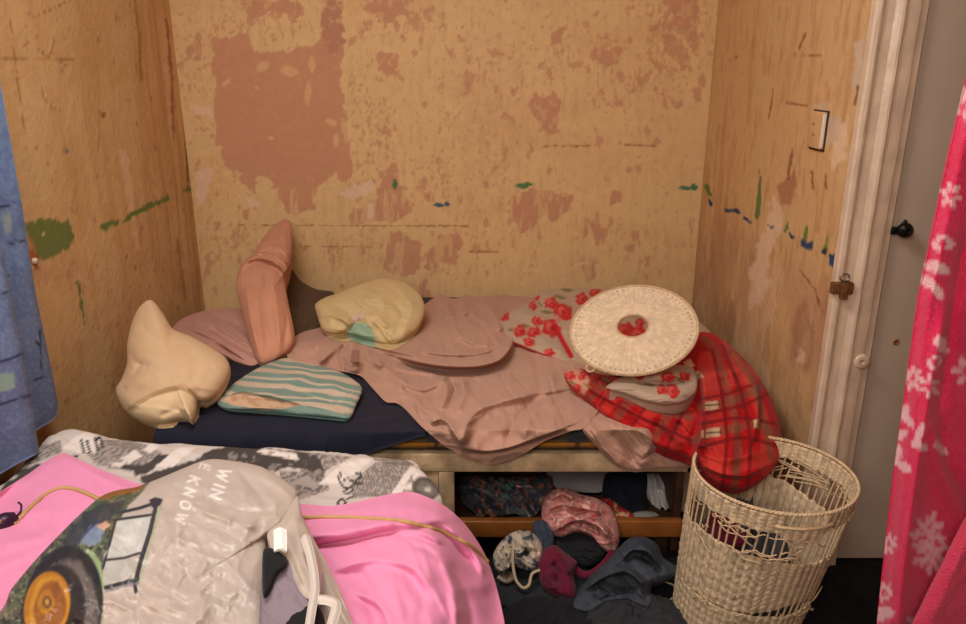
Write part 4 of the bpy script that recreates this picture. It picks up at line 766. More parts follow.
# ================================================================== THE BED IN THE FOREGROUND
ang = math.radians(-6.5); EX = np.array([math.cos(ang), math.sin(ang), 0]); EY = np.array([0, 1.0, 0]); B2 = np.array([-.62, 1.80, 0])   # middle of the far end
HW = .53
def local2(a, b, z): return B2 + np.multiply.outer(a, EX) - np.multiply.outer(b, EY) + np.multiply.outer(z, np.array([0, 0, 1.0]))
t2 = thing('bed', 'second bed in the foreground under printed sheet and pink cover', 'bed', local2(np.array(0.), np.array(.9), np.array(0.)))
def obox(a0, a1, b0, b1, z0, z1, bev=.01):
    V, f = box(a0, a1, b0, b1, z0, z1, bev); return local2(V[:, 0], V[:, 1], V[:, 2]), [q[::-1] for q in f]
mk('bed_base', *obox(-HW + .08, HW - .08, .09, 1.75, .06, .26), M_darkwood, t2)
mk('mattress', *obox(-HW + .06, HW - .12, .07, 1.42, .262, BED2_Z - .045, .04), mat('white_ticking', (200, 192, 180), rough=.9), t2)
for a_, b_ in ((-HW + .08, .1), (HW - .08, .1), (-HW + .1, 1.68), (HW - .1, 1.68)): mk('leg', *obox(a_ - .025, a_ + .025, b_ - .025, b_ + .025, 0, .06, .004), M_darkwood, t2)
# printed sheet
def strokes_txt(s, lines, w, col, a=1.0):
    for l in lines: s.line(l, w, col, .6, a)
def paper_paint(uv):
    u, v = uv[:, 0], uv[:, 1]; s = Paint(uv, (206, 192, 182)); G = (136, 124, 116); D = (70, 63, 59)
    def text(poly, ang=.0, sp=3.0, seed=1, dark=.75):
        d = sdf(uv, poly); m = 1 - sm(-.6, .6, d); c, n = math.cos(ang), math.sin(ang); x = u * c + v * n; y = -u * n + v * c
        ln = sm(.30, .5, (y / sp) % 1) * sm(1.0, .85, (y / sp) % 1); wd = sm(.30, .42, vnoise(x / 1.8, np.floor(y / sp) * 7.3, seed)); s.over(m * .62, G); s.over(m * dark * ln * wd, (92, 84, 80))
    text([(85, 452), (104, 440), (128, 440), (150, 446), (160, 452), (142, 466), (118, 470), (96, 464)], .5, 2.6, 3, .6)
    text([(300, 452), (336, 455), (352, 457), (326, 470), (322, 484), (300, 470)], .3, 2.6, 4); text([(352, 482), (376, 462), (412, 463), (402, 478), (392, 497), (352, 498)], -.9, 2.4, 5, .8)
    text([(280, 472), (322, 470), (330, 490), (300, 500), (280, 498)], .2, 2.4, 6, .8); text([(370, 458), (405, 459), (416, 465), (396, 466)], .1, 2.2, 7)
    text([(395, 478), (414, 472), (420, 482), (402, 484)], .2, 2.2, 8); text([(0, 460), (60, 440), (62, 452), (20, 470), (0, 478)], -.4, 2.8, 9); text([(402, 488), (416, 490), (416, 497), (398, 498)], .1, 2.2, 11)
    for p in [[(175, 466), (196, 460), (212, 449), (232, 446), (252, 446), (300, 452), (318, 456), (324, 470), (312, 471), (290, 467), (262, 474), (240, 464), (216, 461), (198, 472), (160, 478), (152, 472)], [(0, 492), (6, 482), (24, 474), (30, 478), (16, 490), (0, 502)], [(140, 478), (158, 470), (170, 468), (165, 480), (146, 486)], [(132, 466), (148, 462), (160, 452), (170, 456), (150, 472), (136, 476)], [(10, 474), (40, 462), (52, 466), (30, 478)], [(118, 466), (138, 464), (140, 470), (122, 470)]]: s.poly(p, D, .8, 2.2, 6)
    for p in [[(120, 458), (136, 450), (143, 456), (128, 464)], [(142, 450), (152, 443), (160, 446), (150, 454)], [(156, 466), (172, 452), (178, 448), (196, 447), (184, 456), (172, 468)], [(110, 463), (126, 462), (124, 466), (112, 466)], [(256, 452), (262, 448), (296, 453), (300, 460), (284, 458)], [(62, 449), (74, 438), (86, 431), (97, 434), (101, 442), (96, 452), (80, 452)]]: s.poly(p, (228, 214, 204), .8, 1.2, 5)
    for p in [[(318, 484), (342, 464), (362, 458), (374, 458), (360, 470), (338, 484)], [(390, 496), (404, 474), (416, 463), (420, 464), (408, 480), (400, 497)], [(412, 476), (420, 466), (428, 468), (436, 474), (424, 482), (414, 482)], [(404, 486), (416, 484), (416, 490), (402, 490)]]: s.poly(p, (226, 212, 202), .7, .8, 5)
    s.over(.8 * sm(.6, .7, fbm(u / 5, v / 4, 61)) * (sdf(uv, [(180, 462), (250, 448), (318, 456), (318, 470), (200, 470)]) < 0), (150, 138, 130))
    K = (40, 36, 38)
    strokes_txt(s, [[(81, 440), (84, 452)], [(87.5, 444.5), (90, 451.5)], [(87, 441), (87.6, 442)], [(95, 438), (97.5, 450)], spline([(95.5, 441), (99, 437.5), (101, 440), (103, 447)], 20), spline([(74, 455), (77, 457)], 5)], 1.15, K)
    strokes_txt(s, [spline([(338, 476), (340, 482), (345, 488), (352, 487)], 20), [(340, 473), (341, 476)], spline([(344, 480), (348, 478), (352, 482)], 12), spline([(356, 474), (360, 472), (361, 477), (357, 479), (353, 485), (346, 490)], 20), spline([(343, 492), (349, 493), (353, 490)], 12), spline([(338, 502), (342, 499), (346, 503), (341, 506), (337, 503)], 14), spline([(347, 499), (352, 497)], 6), spline([(352, 480), (357, 484), (362, 483)], 10)], .9, (58, 52, 50))
    s.ell((426, 488), 14, 10.5, .35, (84, 76, 72), .12, 1, .2); s.ell((427, 489), 10, 7, .35, (122, 112, 106), .3, .8, .6); s.ell((428, 489), 3.5, 2.4, 0, (196, 184, 172), .5)
    return s.c
nu, nv = 520, 190; prof = spline([(1.45, BED2_Z), (.6, BED2_Z + .002), (.2, BED2_Z), (.05, BED2_Z - .004), (.0, BED2_Z - .03), (-.012, BED2_Z - .09), (-.014, .30)], nv)
A, J = np.meshgrid(np.linspace(-HW - .12, HW + .12, nu), np.arange(nv)); A, J = A.ravel(), J.ravel(); b = prof[J, 0]; z = prof[J, 1].copy()
ex = np.maximum(np.abs(A) - (HW - .04), 0); a_ = np.sign(A) * np.minimum(np.abs(A), HW - .04 + .05 * np.sin(np.minimum(ex / .05, PI / 2)) * 1.0); z = z - np.where(ex > .08, ex - .05, .05 * (1 - np.cos(np.minimum(ex / .08, 1) * PI / 2)) * .6)
z = np.maximum(z, .28); q = np.stack([A * 380, b * 380], -1); top = sm(.40, .46, z)
z = z + top * (.012 * np.maximum(wrinkle(q, .25, 80, 22, 5) + .2, 0) + .03 * np.exp(-((A + .47) / .10) ** 2 - ((b - .03) / .10) ** 2) + .012 * np.exp(-((A - .05) / .3) ** 2 - ((b - .05) / .06) ** 2))
b = b - .010 * (1 - top) * np.sin(A * 22)
a_ = a_ * np.where(A > 0, 1 - .15 * np.exp(-(np.maximum(b, 0) / .13) ** 2), 1)
P = local2(a_, b, z); m_ = P[:, 0] < XL + .02; P[m_, 0] = XL + .02
UV = proj(P); o = sheet('bed_sheet', UV, nu, P, mat('newsprint_cotton', vcol=True, rough=.85, var=.03, weave=(260, .1), sheen=0.03), th=.005, paint=paper_paint, nrm=(0, 0, 1))
setp(o, 'white bed sheet printed with black and grey newspaper text, on the foreground bed', 'sheet')
# pink cover
def zb(u): return BED2_Z + .02 - .16 * sm(425, 510, u)
def pink_base(uv):
    P = on_z(uv[:, 0], uv[:, 1], zb(uv[:, 0])); m = P[:, 0] < -1.085
    if m.any(): P[m] = on_x(uv[m, 0], uv[m, 1], -1.085)
    return P
tp = thing('bed_cover', 'bright pink bed cover bunched over the foreground bed', 'bed cover', (-.45, 1.2, BED2_Z))
PO = [(-60, 520), (-20, 505), (0, 492), (28, 474), (46, 461), (63, 453), (78, 459), (100, 469), (128, 480), (146, 486), (180, 496), (230, 503), (300, 504), (330, 506), (356, 502), (380, 496), (404, 492), (420, 494), (445, 506), (464, 523), (480, 545), (490, 566), (498, 592), (505, 625), (512, 680), (500, 740), (420, 800), (200, 820), (0, 800), (-150, 740), (-120, 600)]
PS = [([(-20, 500), (30, 478), (66, 458), (110, 474)], 9, .02), ([(300, 545), (345, 540), (390, 530), (432, 524)], 4, -.022), ([(310, 536), (350, 530), (400, 520)], 9, .02), ([(432, 524), (450, 540), (468, 560)], 4, -.02), ([(400, 545), (440, 565), (456, 624)], 12, .014), ([(340, 560), (390, 580), (410, 650)], 14, .012), ([(450, 560), (468, 600), (474, 640)], 5, -.014), ([(360, 570), (372, 600), (376, 640)], 8, -.010), ([(440, 512), (470, 545), (486, 600)], 8, .016), ([(380, 512), (420, 508), (445, 520)], 8, .012), ([(410, 545), (424, 548), (436, 556)], 3, -.012), ([(0, 545), (30, 540), (60, 530)], 8, .012), ([(300, 590), (330, 585), (350, 624)], 8, .012)]
M_cov = mat('pink_cotton', (234, 144, 180), rough=.8, var=.05, weave=(260, .1), sheen=0.09, spec=.2)
drape('cover', PO, pink_base, M_cov, tp, [(p_, w_, a_ * 1.5) for p_, w_, a_ in PS] + [([(300, 546), (345, 539), (390, 529), (434, 522)], 16, .03, 2), ([(446, 527), (460, 538), (474, 554), (484, 576)], 8, .03, 2), ([(396, 532), (420, 533), (444, 543)], 8, .022, 2), ([(330, 572), (370, 560), (410, 566), (430, 590)], 14, .022, 4), ([(440, 556), (452, 585), (456, 630)], 8, .022, 3), ([(352, 590), (384, 610), (392, 650)], 10, .02, 3)], [(-.3, 120, 40, .020, 4), (1.2, 90, 30, .014, 8)], N=420, M=110, center=(230, 610), th=.016, hump=[((405, 535), (70, 45), .030), ((60, 490), (60, 30), .022)])
def tube_on(px, base, lift, r, n=90):
    q = spline(px, n); P = base(q) + np.array([0, -.3, .95]) * lift(q)[:, None] if callable(lift) else base(q) + np.array([0, -.3, .95]) * lift
    return tube(P, r, 7)
from mathutils.bvhtree import BVHTree
def snap(px, obj, n=90, off=.004):
    """points of a drawn line dropped on the surface of an object along the view"""
    from mathutils import Vector
    me = obj.data; o3 = wpos(obj); bv = BVHTree.FromPolygons([tuple(v.co) for v in me.vertices], [tuple(p.vertices) for p in me.polygons])
    out = []
    for (u, v) in spline(px, n):
        d = ray(u, v); d = d / np.linalg.norm(d); h = bv.ray_cast(Vector((CAM - o3).tolist()), Vector(d.tolist()))
        if h[0] is not None: out.append(np.array(h[0]) + o3 - d * off)
    return np.array(out)
cv = [c for c in tp.children if c.name.startswith('cover')][0]
M_cord = mat('tan_piping', (198, 158, 104), rough=.7, bump=(200, .3))
for px in ([(296, 518), (330, 517), (362, 518), (401, 521), (431, 528), (455, 537), (474, 549), (488, 562), (496, 575)], [(14, 524), (24, 514), (34, 504), (46, 494), (60, 488), (74, 489), (90, 495), (100, 500)]):
    mk('piping', *tube(snap(px, cv), .0045, 7), M_cord, tp)
pt = snap([(-6, 526), (2, 523), (12, 519), (17, 516)], cv, 20, .008)
tt = thing('trinket', 'small dark purple and orange trinket on the pink cover at the left edge', 'trinket', pt[10])
rr = .010 * np.sin(np.linspace(.5, PI - .35, len(pt))) + .006; V, f = tube(pt, rr * 1.2, 12); mk('case', V, f, mat('dark_purple_plastic', (52, 24, 48), rough=.35), tt)
V, f = tube(pt[6:15] + [0, -.009, .008], .0085, 10); mk('amber_inset', V, f, mat('amber_plastic', (206, 110, 30), rough=.3, var=.35, vs=80), tt)
mk('hook', *tube(spline([pt[-1], pt[-1] + [.006, .006, .008], pt[-1] + [.004, .014, .018], pt[-1] + [-.004, .018, .022]], 20), .0022, 6), MATS['dark_purple_plastic'], tt)
# ================================================================== CARRIER BAG WITH A PRINTED TRACTOR
def glyph(ch):
    return {'K': [[(0, 0), (0, 1)], [(.6, 1), (0, .45)], [(.2, .6), (.62, 0)]], 'N': [[(0, 0), (0, 1), (.62, 0), (.62, 1)]], 'O': [[(.35 + .35 * math.cos(t), .5 + .5 * math.sin(t)) for t in np.linspace(0, 2 * PI, 18)]],
            'W': [[(0, 1), (.22, 0), (.45, .8), (.68, 0), (.9, 1)]], 'E': [[(.55, 0), (0, 0), (0, 1), (.55, 1)], [(0, .5), (.45, .5)]], 'I': [[(.1, 0), (.1, 1)]]}[ch]
def word(s, txt, pos, adv, right, up, w, col, a=.9):
    """letters at pos, stepping by adv, drawn with the local axes right and up"""
    p = np.array(pos, float)
    for ch in txt:
        for st in glyph(ch): s.line([p + np.array(right) * x + np.array(up) * y for x, y in st], w, col, .5, a)
        p = p + np.array(adv) * (1.15 if ch == 'W' else .45 if ch == 'I' else 1.0)
def bag_paint(uv):
    u, v = uv[:, 0], uv[:, 1]; s = Paint(uv, (188, 172, 160)); s.over(.4 * sm(.45, .65, fbm(u / 60, v / 60, 3)), (180, 168, 158))
    scen = [(-60, 640), (-60, 600), (0, 560), (75, 515), (100, 490), (150, 482), (140, 494), (126, 508), (121, 520), (112, 545), (104, 556), (102, 575), (102, 600), (99, 640), (80, 800), (-60, 800)]
    s.poly(scen, (82, 86, 68), 1.2, 2, 6)
    ins = (sdf(uv, scen) < 0) * 1.0
    wx = u / 5 + 2 * fbm(u / 9, v / 9, 2, 2); wy = v / 5 + 2 * fbm(u / 9, v / 9, 8, 2)
    s.over(.85 * ins * sm(.52, .6, fbm(wx, wy, 11)), (112, 116, 84)); s.over(.8 * ins * sm(.6, .68, fbm(wx * 1.2, wy * 1.2, 19)), (44, 50, 42)); s.over(.7 * ins * sm(.64, .7, fbm(wx * 1.6, wy * 1.6, 27)), (168, 160, 126))
    s.poly([(40, 530), (62, 506), (80, 496), (100, 490), (98, 500), (84, 510), (64, 524), (52, 538)], (74, 122, 92), 2, 3, 8, a=.9); s.poly([(96, 492), (120, 487), (148, 481), (142, 489), (118, 496), (98, 500)], (146, 92, 44), 1.5, 2, 6, a=.9)
    s.poly([(60, 540), (84, 512), (112, 502), (126, 500), (118, 512), (100, 526), (84, 540), (66, 552)], (56, 58, 66), 2, 4, 8, a=.8); s.poly([(78, 542), (88, 528), (98, 524), (104, 532), (100, 542), (88, 546)], (128, 144, 168), 1.5, 2, 5, a=.9); s.poly([(96, 526), (106, 521), (111, 525), (104, 531)], (206, 160, 140), 1, 1, 4)
    s.line([(74, 548), (88, 530), (100, 520)], 1.2, (60, 66, 90), .8, .8)
    # cab with glazing
    s.poly([(116, 519), (150, 514), (152, 520), (139, 555), (107, 557), (112, 540)], (192, 190, 182), .8); s.poly([(106, 561), (137, 556), (133, 578), (102, 585)], (182, 178, 168), .8, .8, 4); s.poly([(119, 536), (124, 526), (140, 522), (136, 545), (120, 549)], (206, 204, 196), 2, a=.7)
    K = (56, 56, 60)
    for pts, w in [([(118, 513), (140, 508), (158, 502)], 1.6), ([(114, 520), (150, 515)], 1.3), ([(157, 501), (150, 532), (141, 560), (136, 580)], 2.2), ([(104, 588), (120, 584), (138, 579)], 2.0), ([(106, 560), (124, 558), (140, 553)], 1.2), ([(116, 520), (109, 545), (103, 568)], 1.2), ([(134, 580), (136, 592)], 1.8)]: s.line(pts, w, K, .7)
    s.poly([(149, 500), (156, 497), (163, 499), (160, 506), (152, 508)], (50, 50, 60), .7, .8, 3); s.line([(161, 506), (147, 556), (140, 582)], 1.2, (158, 170, 132), .8, .8); s.line([(102, 592), (138, 583)], 1.4, (118, 108, 116), .8, .7)
    s.poly([(85, 548), (94, 552), (101, 563), (104, 585), (101, 640), (95, 640), (98, 590), (94, 566)], (146, 164, 118), .9)
    # wheel
    s.ell((62, 612), 40, 67, .16, (44, 42, 44), .03); s.ell((64, 616), 32, 56, .16, (110, 102, 100), .08, .9, .25); s.over(.6 * (np.hypot((u - 64) / 32, (v - 616) / 56) < 1) * sm(.5, .62, fbm(u / 3, v / 4, 51)), (136, 126, 120)); s.ell((54, 612), 31, 48, .16, (52, 46, 46), .06)
    s.ell((47, 606), 23, 35, .18, (176, 116, 34), .05); s.ell((49, 606), 18.5, 30, .18, (196, 138, 44), .08, .9, .3); s.ell((50, 607), 15, 26, .18, (138, 82, 36), .12, .9, .3); s.ell((46, 602), 8, 12, .18, (182, 122, 40), .2, .9, .4); s.ell((47, 602), 4.5, 6, .1, (112, 76, 44), .3, .9, .5); s.ell((47, 602), 2, 3, 0, (196, 150, 70), .3)
    # lettering runs down the sheet of plastic
    T = (236, 228, 222); R = (-.30, .95)
    word(s, 'E', (201, 463.5), (0, 0), (-3.0, 8), (9, 2.5), .9, T, .8)
    word(s, 'KNOW', (190, 475.5), (-4.0, 12.2), (-3.6, 9.5), (9.5, 3.6), 1.0, T, .95)
    word(s, 'WIN', (220, 468), (-5.0, 13), (-4, 11.5), (11, 3.6), 1.1, T, .9)
    return s.c
M_bag = mat('plastic_bag', vcol=True, rough=.38, var=.03, bump=(22, .2), spec=.5); M_bagp = mat('plain_bag_plastic', (190, 174, 160), rough=.36, var=.05, bump=(22, .25), spec=.5)
tg = thing('carrier_bag', 'crumpled pale plastic carrier bag printed with a tractor, on the pink cover', 'bag', (-.45, 1.25, .50))
BO = [(-50, 650), (0, 611), (12, 588), (40, 555), (74, 520), (100, 497), (118, 490), (136, 487), (160, 478), (184, 468), (202, 461), (216, 459), (240, 462), (262, 467), (281, 478), (293, 487), (297, 495), (291, 514), (278, 527), (267, 536), (266, 562), (267, 600), (268, 640), (264, 700), (236, 756), (100, 780), (-30, 750)]
puff('front_panel', BO, plane(624, 1.04, 461, 1.49), .058, M_bag, tg, back=.03, center=(150, 606), k=4, e=.5, N=520, M=150,
     strokes=[([(176, 498), (205, 512), (232, 522), (262, 528)], 4, .014), ([(196, 490), (222, 504), (256, 512), (284, 508)], 4, -.014), ([(180, 512), (176, 540), (180, 580)], 6, .010), ([(206, 518), (232, 536), (258, 546)], 5, -.012), ([(212, 548), (200, 580), (204, 624)], 7, .010), ([(176, 536), (196, 552), (226, 562)], 4, .009), ([(224, 560), (244, 582), (262, 596)], 5, .010), ([(182, 568), (206, 592), (240, 604)], 4, -.009), ([(262, 472), (284, 490), (294, 498)], 5, .012), ([(238, 470), (254, 488), (268, 508)], 4, -.009), ([(150, 600), (180, 612), (220, 626)], 5, .009), ([(140, 590), (136, 610), (142, 640)], 3, -.008)],
     wr=[(0, 46, None, .050, 3), (0, 20, None, .016, 8)], paint=bag_paint)
low = lambda uv: on_z(uv[:, 0], uv[:, 1], .560 - .03 * sm(500, 640, uv[:, 1]))
drape('back_panel', [(262, 534), (280, 515), (297, 496), (303, 518), (316, 543), (328, 566), (340, 590), (352, 622), (366, 660), (372, 720), (330, 770), (262, 760), (250, 640)], low, M_bagp, tg, [([(300, 520), (318, 560), (340, 610)], 6, .014), ([(310, 570), (330, 610), (345, 650)], 6, .012)], [(.9, 26, 9, .008, 4)], N=160, M=50, th=.004)
M_lilac = mat('lilac_grey_knit', (140, 124, 132), rough=.95, var=.15, bump=(240, .3))
f_in = plane(640, .985, 552, 1.145)
o = puff('garment', [(263, 562), (276, 556), (292, 562), (306, 580), (316, 604), (322, 640), (316, 700), (262, 700)], f_in, .030, M_lilac, wr=[(.8, 30, 12, .008, 3)], back=.01); setp(o, 'lilac grey garment showing in the mouth of the plastic bag', 'garment')
o = puff('garment', [(263, 552), (274, 549), (286, 558), (287, 566), (277, 576), (270, 592), (263, 596)], plane(596, 1.045, 549, 1.135), .032, M_blackc, back=.0); setp(o, 'black garment at the top inside the plastic bag, behind its front edge', 'garment')
o = puff('garment', [(282, 624), (290, 611), (304, 604), (318, 606), (325, 622), (326, 660), (300, 690), (280, 660)], plane(660, .945, 604, 1.04), .036, M_blackc, back=.0); setp(o, 'black rounded garment low in the bag mouth, below the white handle', 'garment')
fl = plane(610, 1.01, 496, 1.36)
puff('side_gusset', [(267, 534), (282, 520), (297, 496), (303, 518), (315, 544), (321, 566), (322, 590), (317, 601), (305, 598), (294, 586), (284, 570), (274, 558)], fl, .020, M_bagp, tg, back=.004, strokes=[([(292, 510), (300, 545), (312, 590)], 5, .012), ([(284, 530), (296, 560), (306, 585)], 4, -.012), ([(310, 545), (316, 570), (316, 592)], 4, .014), ([(276, 545), (290, 562), (302, 588)], 3, .01)], wr=[(0, 24, None, .014, 6)], N=140, M=46)
f1, n1 = plane(640, .945, 540, 1.16)
def strap(px, w, lift, m, name, n=60):
    c = spline(px, n); t = np.gradient(c, axis=0); t /= np.linalg.norm(t, axis=1)[:, None]; nn = np.stack([-t[:, 1], t[:, 0]], -1); P = []
    for k in np.linspace(-1, 1, 9):
        P.append(f1(c + nn * w * k) + n1 * (lift + .004 * math.cos(k * 2)))
    return sheet(name, None, n, np.vstack(P), m, tg, th=.003)
M_strap = mat('white_strap_plastic', (206, 194, 182), rough=.4, var=.05, bump=(40, .3))
strap([(306, 545), (311, 562), (315, 582), (316, 600), (313, 618), (308, 650)], 4.5, .02, M_strap, 'handle'); strap([(318, 606), (328, 607), (337, 612), (333, 630), (326, 660)], 5, .016, M_strap, 'handle')
strap([(281, 538), (281.5, 548), (281.5, 560)], 6.5, .02, mat('white_tag_plastic', (242, 236, 228), rough=.35, var=.02), 'tag', 16)
# ================================================================== CURTAIN
M_curt = mat('blue_patchwork', vcol=True, rough=.9, var=.06, vs=30, weave=(220, .15), sheen=0.03)
def curtain_paint(front):
    def fn(uv):
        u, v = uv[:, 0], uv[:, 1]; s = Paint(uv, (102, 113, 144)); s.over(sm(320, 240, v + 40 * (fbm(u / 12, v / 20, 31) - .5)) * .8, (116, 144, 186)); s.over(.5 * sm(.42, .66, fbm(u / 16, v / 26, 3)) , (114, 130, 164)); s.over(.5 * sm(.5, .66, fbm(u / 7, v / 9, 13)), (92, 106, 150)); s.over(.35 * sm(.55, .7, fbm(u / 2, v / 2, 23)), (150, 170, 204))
        K = (40, 42, 62)
        if front:
            for pts in [[(-40, 370), (10, 359), (26, 352)], [(-40, 416), (5, 403), (40, 392)], [(-40, 300), (20, 290)]]: s.line(pts, .9, K, .7, .9, 1)
            s.poly([(-20, 378), (14, 372), (16, 388), (-20, 396)], (140, 164, 150), .7, .8)
        else:
            s.over(.4, (98, 108, 140)) if False else None
            for pts in [[(-30, 212), (0, 208), (14, 203)], [(10, 243), (24, 240)], [(34, 380), (48, 376)], [(-4, 272), (8, 276)], [(36, 340), (38, 344)], [(40, 330), (41, 372)], [(2, 280), (14, 330), (20, 360)]]: s.line(pts, .9, K, .7, .85, 1)
            s.poly([(2, 214), (10, 212), (12, 232), (5, 234)], (164, 178, 150), 1.5, 1.5, a=.6)
        return s.c
    return fn
tc_ = thing('curtain', 'blue patchwork curtain hanging at the left wall beside the foreground bed', 'curtain', (-1.18, 1.6, .47))
def cur(name, xo, y0, ye, zb_, amp, front):
    nu, nv = 150, 260; P = []
    for z in np.linspace(2.15, zb_, nv):
        yy = np.linspace(y0, ye(z), nu); x = xo + amp * np.sin((yy - y0) * 34 + .5 * math.sin(z * 3)) + .006 * np.sin(z * 9 + yy * 8) + .012 * (yy - y0) / .6
        P.append(np.stack([x, yy, np.full(nu, z) + (z < zb_ + .02) * .004 * np.sin(yy * 50)], -1))
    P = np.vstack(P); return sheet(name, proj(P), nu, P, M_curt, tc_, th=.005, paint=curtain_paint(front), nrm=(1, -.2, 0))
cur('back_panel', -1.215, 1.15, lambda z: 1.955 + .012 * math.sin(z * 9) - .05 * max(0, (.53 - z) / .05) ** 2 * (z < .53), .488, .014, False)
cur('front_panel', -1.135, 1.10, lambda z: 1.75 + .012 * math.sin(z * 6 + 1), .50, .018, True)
mk('curtain_rail', *join(tube([(-1.17, 1.0, 2.15), (-1.17, 2.05, 2.15)], .012), *[tube([(XL + .012, y, 2.15), (-1.17, y, 2.15)], .008) for y in (1.1, 1.95)]), M_oldwood, tc_)
# ================================================================== FLEECE HANGING BY THE DOOR
def fleece_paint(uv):
    u, v = uv[:, 0], uv[:, 1]; s = Paint(uv, (222, 44, 84)); s.over(.35 * sm(.4, .7, fbm(u / 40, v / 40, 3)), (232, 62, 100)); s.over(.25 * sm(.5, .7, fbm(u / 2.2, v / 2.2, 9)), (240, 110, 140)); W = (242, 192, 192)
    def flower(c, r, n, rot=0.0, hole=.35, seed=1):
        for k in range(n):
            a = rot + 2 * PI * k / n; s.ell((c[0] + r * .62 * math.cos(a), c[1] + r * .75 * math.sin(a)), r * .42, r * .24, a, W, .25, .9, .7, seed + k)
        s.ell(c, r * .2, r * .2, 0, (226, 60, 96), .4, .8)
    def leafs(lst):
        for (c, rx, ry, a) in lst: s.ell(c, rx, ry, a, W, .2, .92, .55, int(c[0]))
    flower((951, 195), 12, 6, .3); flower((963, 106), 13, 5); leafs([((960, 98), 4, 14, .3)])
    leafs([((944, 240), 9, 5, .3), ((936, 246), 6, 4, .9), ((950, 246), 6, 3, -.5), ((934, 266), 11, 6, .1), ((944, 270), 7, 5, .5), ((928, 282), 10, 6, .6), ((938, 292), 9, 5, .9)]); s.ell((943, 243), 4, 3, 0, (222, 50, 88), .3)
    leafs([((940, 342), 7, 6, .4), ((934, 362), 8, 6, -.3), ((932, 366), 3, 3, 0), ((944, 350), 5, 4, 0)]); s.ell((935, 362), 4, 3, 0, (224, 60, 96), .3)
    flower((913, 378), 11, 7, .2, seed=5); flower((929, 386), 11, 6, .6, seed=9); flower((966, 372), 14, 6, .1, seed=15); leafs([((904, 412), 5, 9, .4)])
    leafs([((900, 436), 4, 9, .9), ((908, 420), 4, 10, -.6), ((897, 452), 6, 8, .1), ((904, 466), 8, 5, .5), ((896, 462), 5, 4, 0), ((920, 432), 4, 9, .4), ((917, 444), 6, 5, 0), ((924, 448), 4, 4, .4), ((938, 446), 5, 4, .6), ((944, 452), 4, 4, .1)])
    for k in range(26):
        a = k * 2.4; r = math.sqrt(k / 26); s.ell((930 + 17 * r * math.cos(a), 544 + 30 * r * math.sin(a)), 5, 3.4, a, W, .3, .85, .8, k)
    flower((889, 544), 9, 7, .3, seed=21); flower((884, 592), 9, 7, .1, seed=25); leafs([((886, 612), 9, 6, .4), ((880, 618), 5, 5, 0), ((912, 620), 6, 4, .2), ((955, 612), 8, 5, .5)]); [flower((985 + 46 * i + 18 * (j % 2), -130 + 84 * j - 8 * i), 13, 6 + (i + j) % 2, .3 * i + j, seed=40 + 9 * i + j) for i in range(4) for j in range(10) if (i or j != 4)]
    return s.c
M_fle = mat('pink_fleece', vcol=True, rough=.97, var=.04, bump=(300, .6), sheen=0.17, spec=.08); M_fle2 = mat('plain_pink_fleece', (224, 66, 96), rough=.97, var=.06, bump=(260, 1.0), sheen=0.17, spec=.08)
tf = thing('dressing_gown', 'pink fleece dressing gown with white flowers hanging in front of the door', 'dressing gown', (1.0, 1.35, .0))
edge = np.array([(-200, 1016), (-60, 992), (40, 974), (86, 965), (150, 950), (220, 935), (300, 918), (390, 905), (480, 892), (570, 882), (640, 875), (722, 866)], float)
nu, nv = 150, 260; VV = np.linspace(-195, 722, nv); PP = []; UU = []
for v in VV:
    e = np.interp(v, edge[:, 0], edge[:, 1]); u = np.linspace(e, 1150 - .12 * v, nu); UU.append(np.stack([u, np.full(nu, v)], -1))
UU = np.vstack(UU); w_ = UU[:, 0] + .19 * (UU[:, 1] - 300)                     # straightened sideways position
fold = .012 * np.sin((w_ - 900) / 24 + .8 * np.sin(UU[:, 1] / 150)) + strokes_d(UU, [([(948, 300), (925, 420), (905, 560), (896, 660)], 9, .03), ([(932, 420), (940, 470), (966, 520), (990, 560)], 7, .03), ([(940, 420), (948, 462), (972, 505)], 5, -.025), ([(966, 230), (950, 330), (938, 420)], 6, -.02)])
fold += .028 * sm(0, 14, UU[:, 0] - np.interp(UU[:, 1], edge[:, 0], edge[:, 1])) 
sheet('robe_body', UU, nu, on_y(UU[:, 0], UU[:, 1], 1.36 - fold), M_fle, tf, th=.012, paint=fleece_paint, nrm=(0, -1, 0))
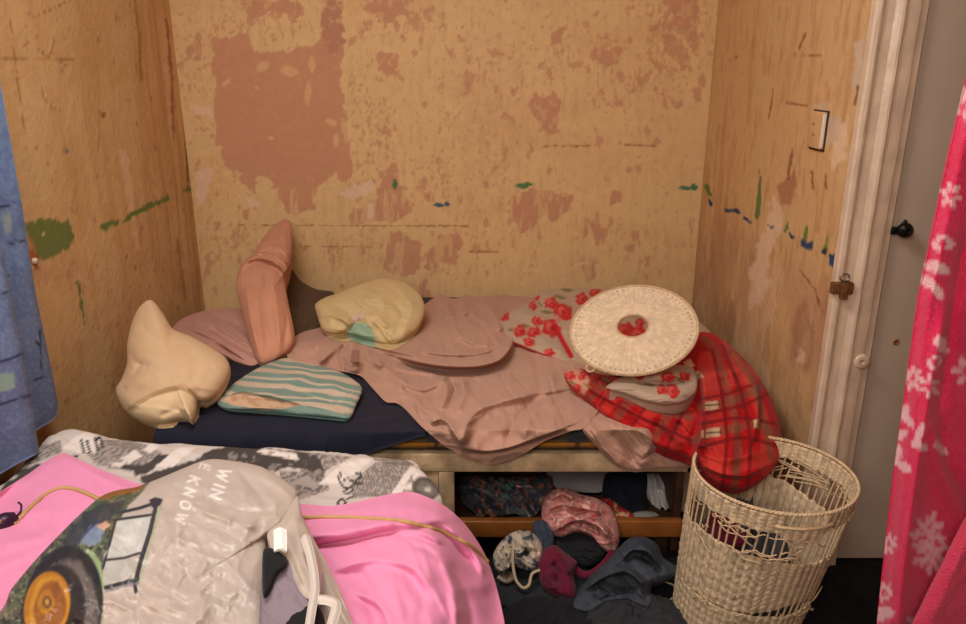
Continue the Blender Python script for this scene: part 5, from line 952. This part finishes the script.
puff('sleeve', [(908, 640), (922, 604), (938, 572), (956, 536), (975, 500), (1010, 440), (1050, 420), (1080, 500), (1060, 620), (1000, 690), (920, 690)], plane(690, 1.26, 420, 1.29), .03, M_fle2, tf, strokes=[([(925, 640), (955, 570), (985, 520)], 10, .01)], wr=[(1.9, 60, 30, .008, 4)], back=.02)
for top, under, e in (('blanket', ('storage_bed', 'mattress', 'bed_sheet'), .006), ('towel', ('bed_sheet', 'mattress'), .004), ('cushion', ('pillowcase', 'bed_sheet'), .005), ('pillow', ('bed_sheet', 'mattress'), .004),
                      ('pillow.001', ('blanket',), .006), ('bed_cover', ('bed_sheet.001',), .006), ('carrier_bag', ('bed_cover',), .006), ('jeans', ('garment.006', 'garment.007'), .005)):
    settle(bpy.data.objects[top], [bpy.data.objects[k] for k in under], e)
# ================================================================== LIGHT AND CAMERA
def area(name, loc, look, size, power, col=(1, .93, .84)):
    l = bpy.data.lights.new(name, 'AREA'); l.shape = 'RECTANGLE'; l.size, l.size_y = size; l.energy = power; l.color = col
    o = bpy.data.objects.new(name, l); COL.objects.link(o); o.location = loc
    from mathutils import Vector
    o.rotation_euler = (Vector(look) - Vector(loc)).to_track_quat('-Z', 'Y').to_euler(); return o
area('ceiling_bounce_flash', (-.45, 1.40, 2.43), (-.25, 1.95, .3), (.9, .7), 43, (1, .97, .94))  # unseen area light standing for flash bounced off the ceiling
area('front_fill', (-.5, -.7, 2.1), (-.1, 3.0, .9), (1.2, .9), 36, (1, .97, .94))  # added unseen fill from behind the camera, brightens the door side
w = bpy.data.worlds.new('World'); bpy.context.scene.world = w; w.use_nodes = True
w.node_tree.nodes['Background'].inputs['Color'].default_value = (1, .9, .8, 1); w.node_tree.nodes['Background'].inputs['Strength'].default_value = .05
cam = bpy.data.cameras.new('Camera'); co = bpy.data.objects.new('Camera', cam); COL.objects.link(co)
co.location = CAM.tolist(); co.rotation_euler = (PI / 2 - TH, 0, 0); cam.sensor_width = 36; cam.lens = F / 966 * 36; cam.clip_start = .02
cam.shift_x = 0; cam.shift_y = 0
sc = bpy.context.scene; sc.camera = co
sc.view_settings.view_transform = 'Standard'; sc.view_settings.look = 'None'; sc.view_settings.gamma = 1; sc.view_settings.use_curve_mapping = False; sc.view_settings.exposure = 0.0
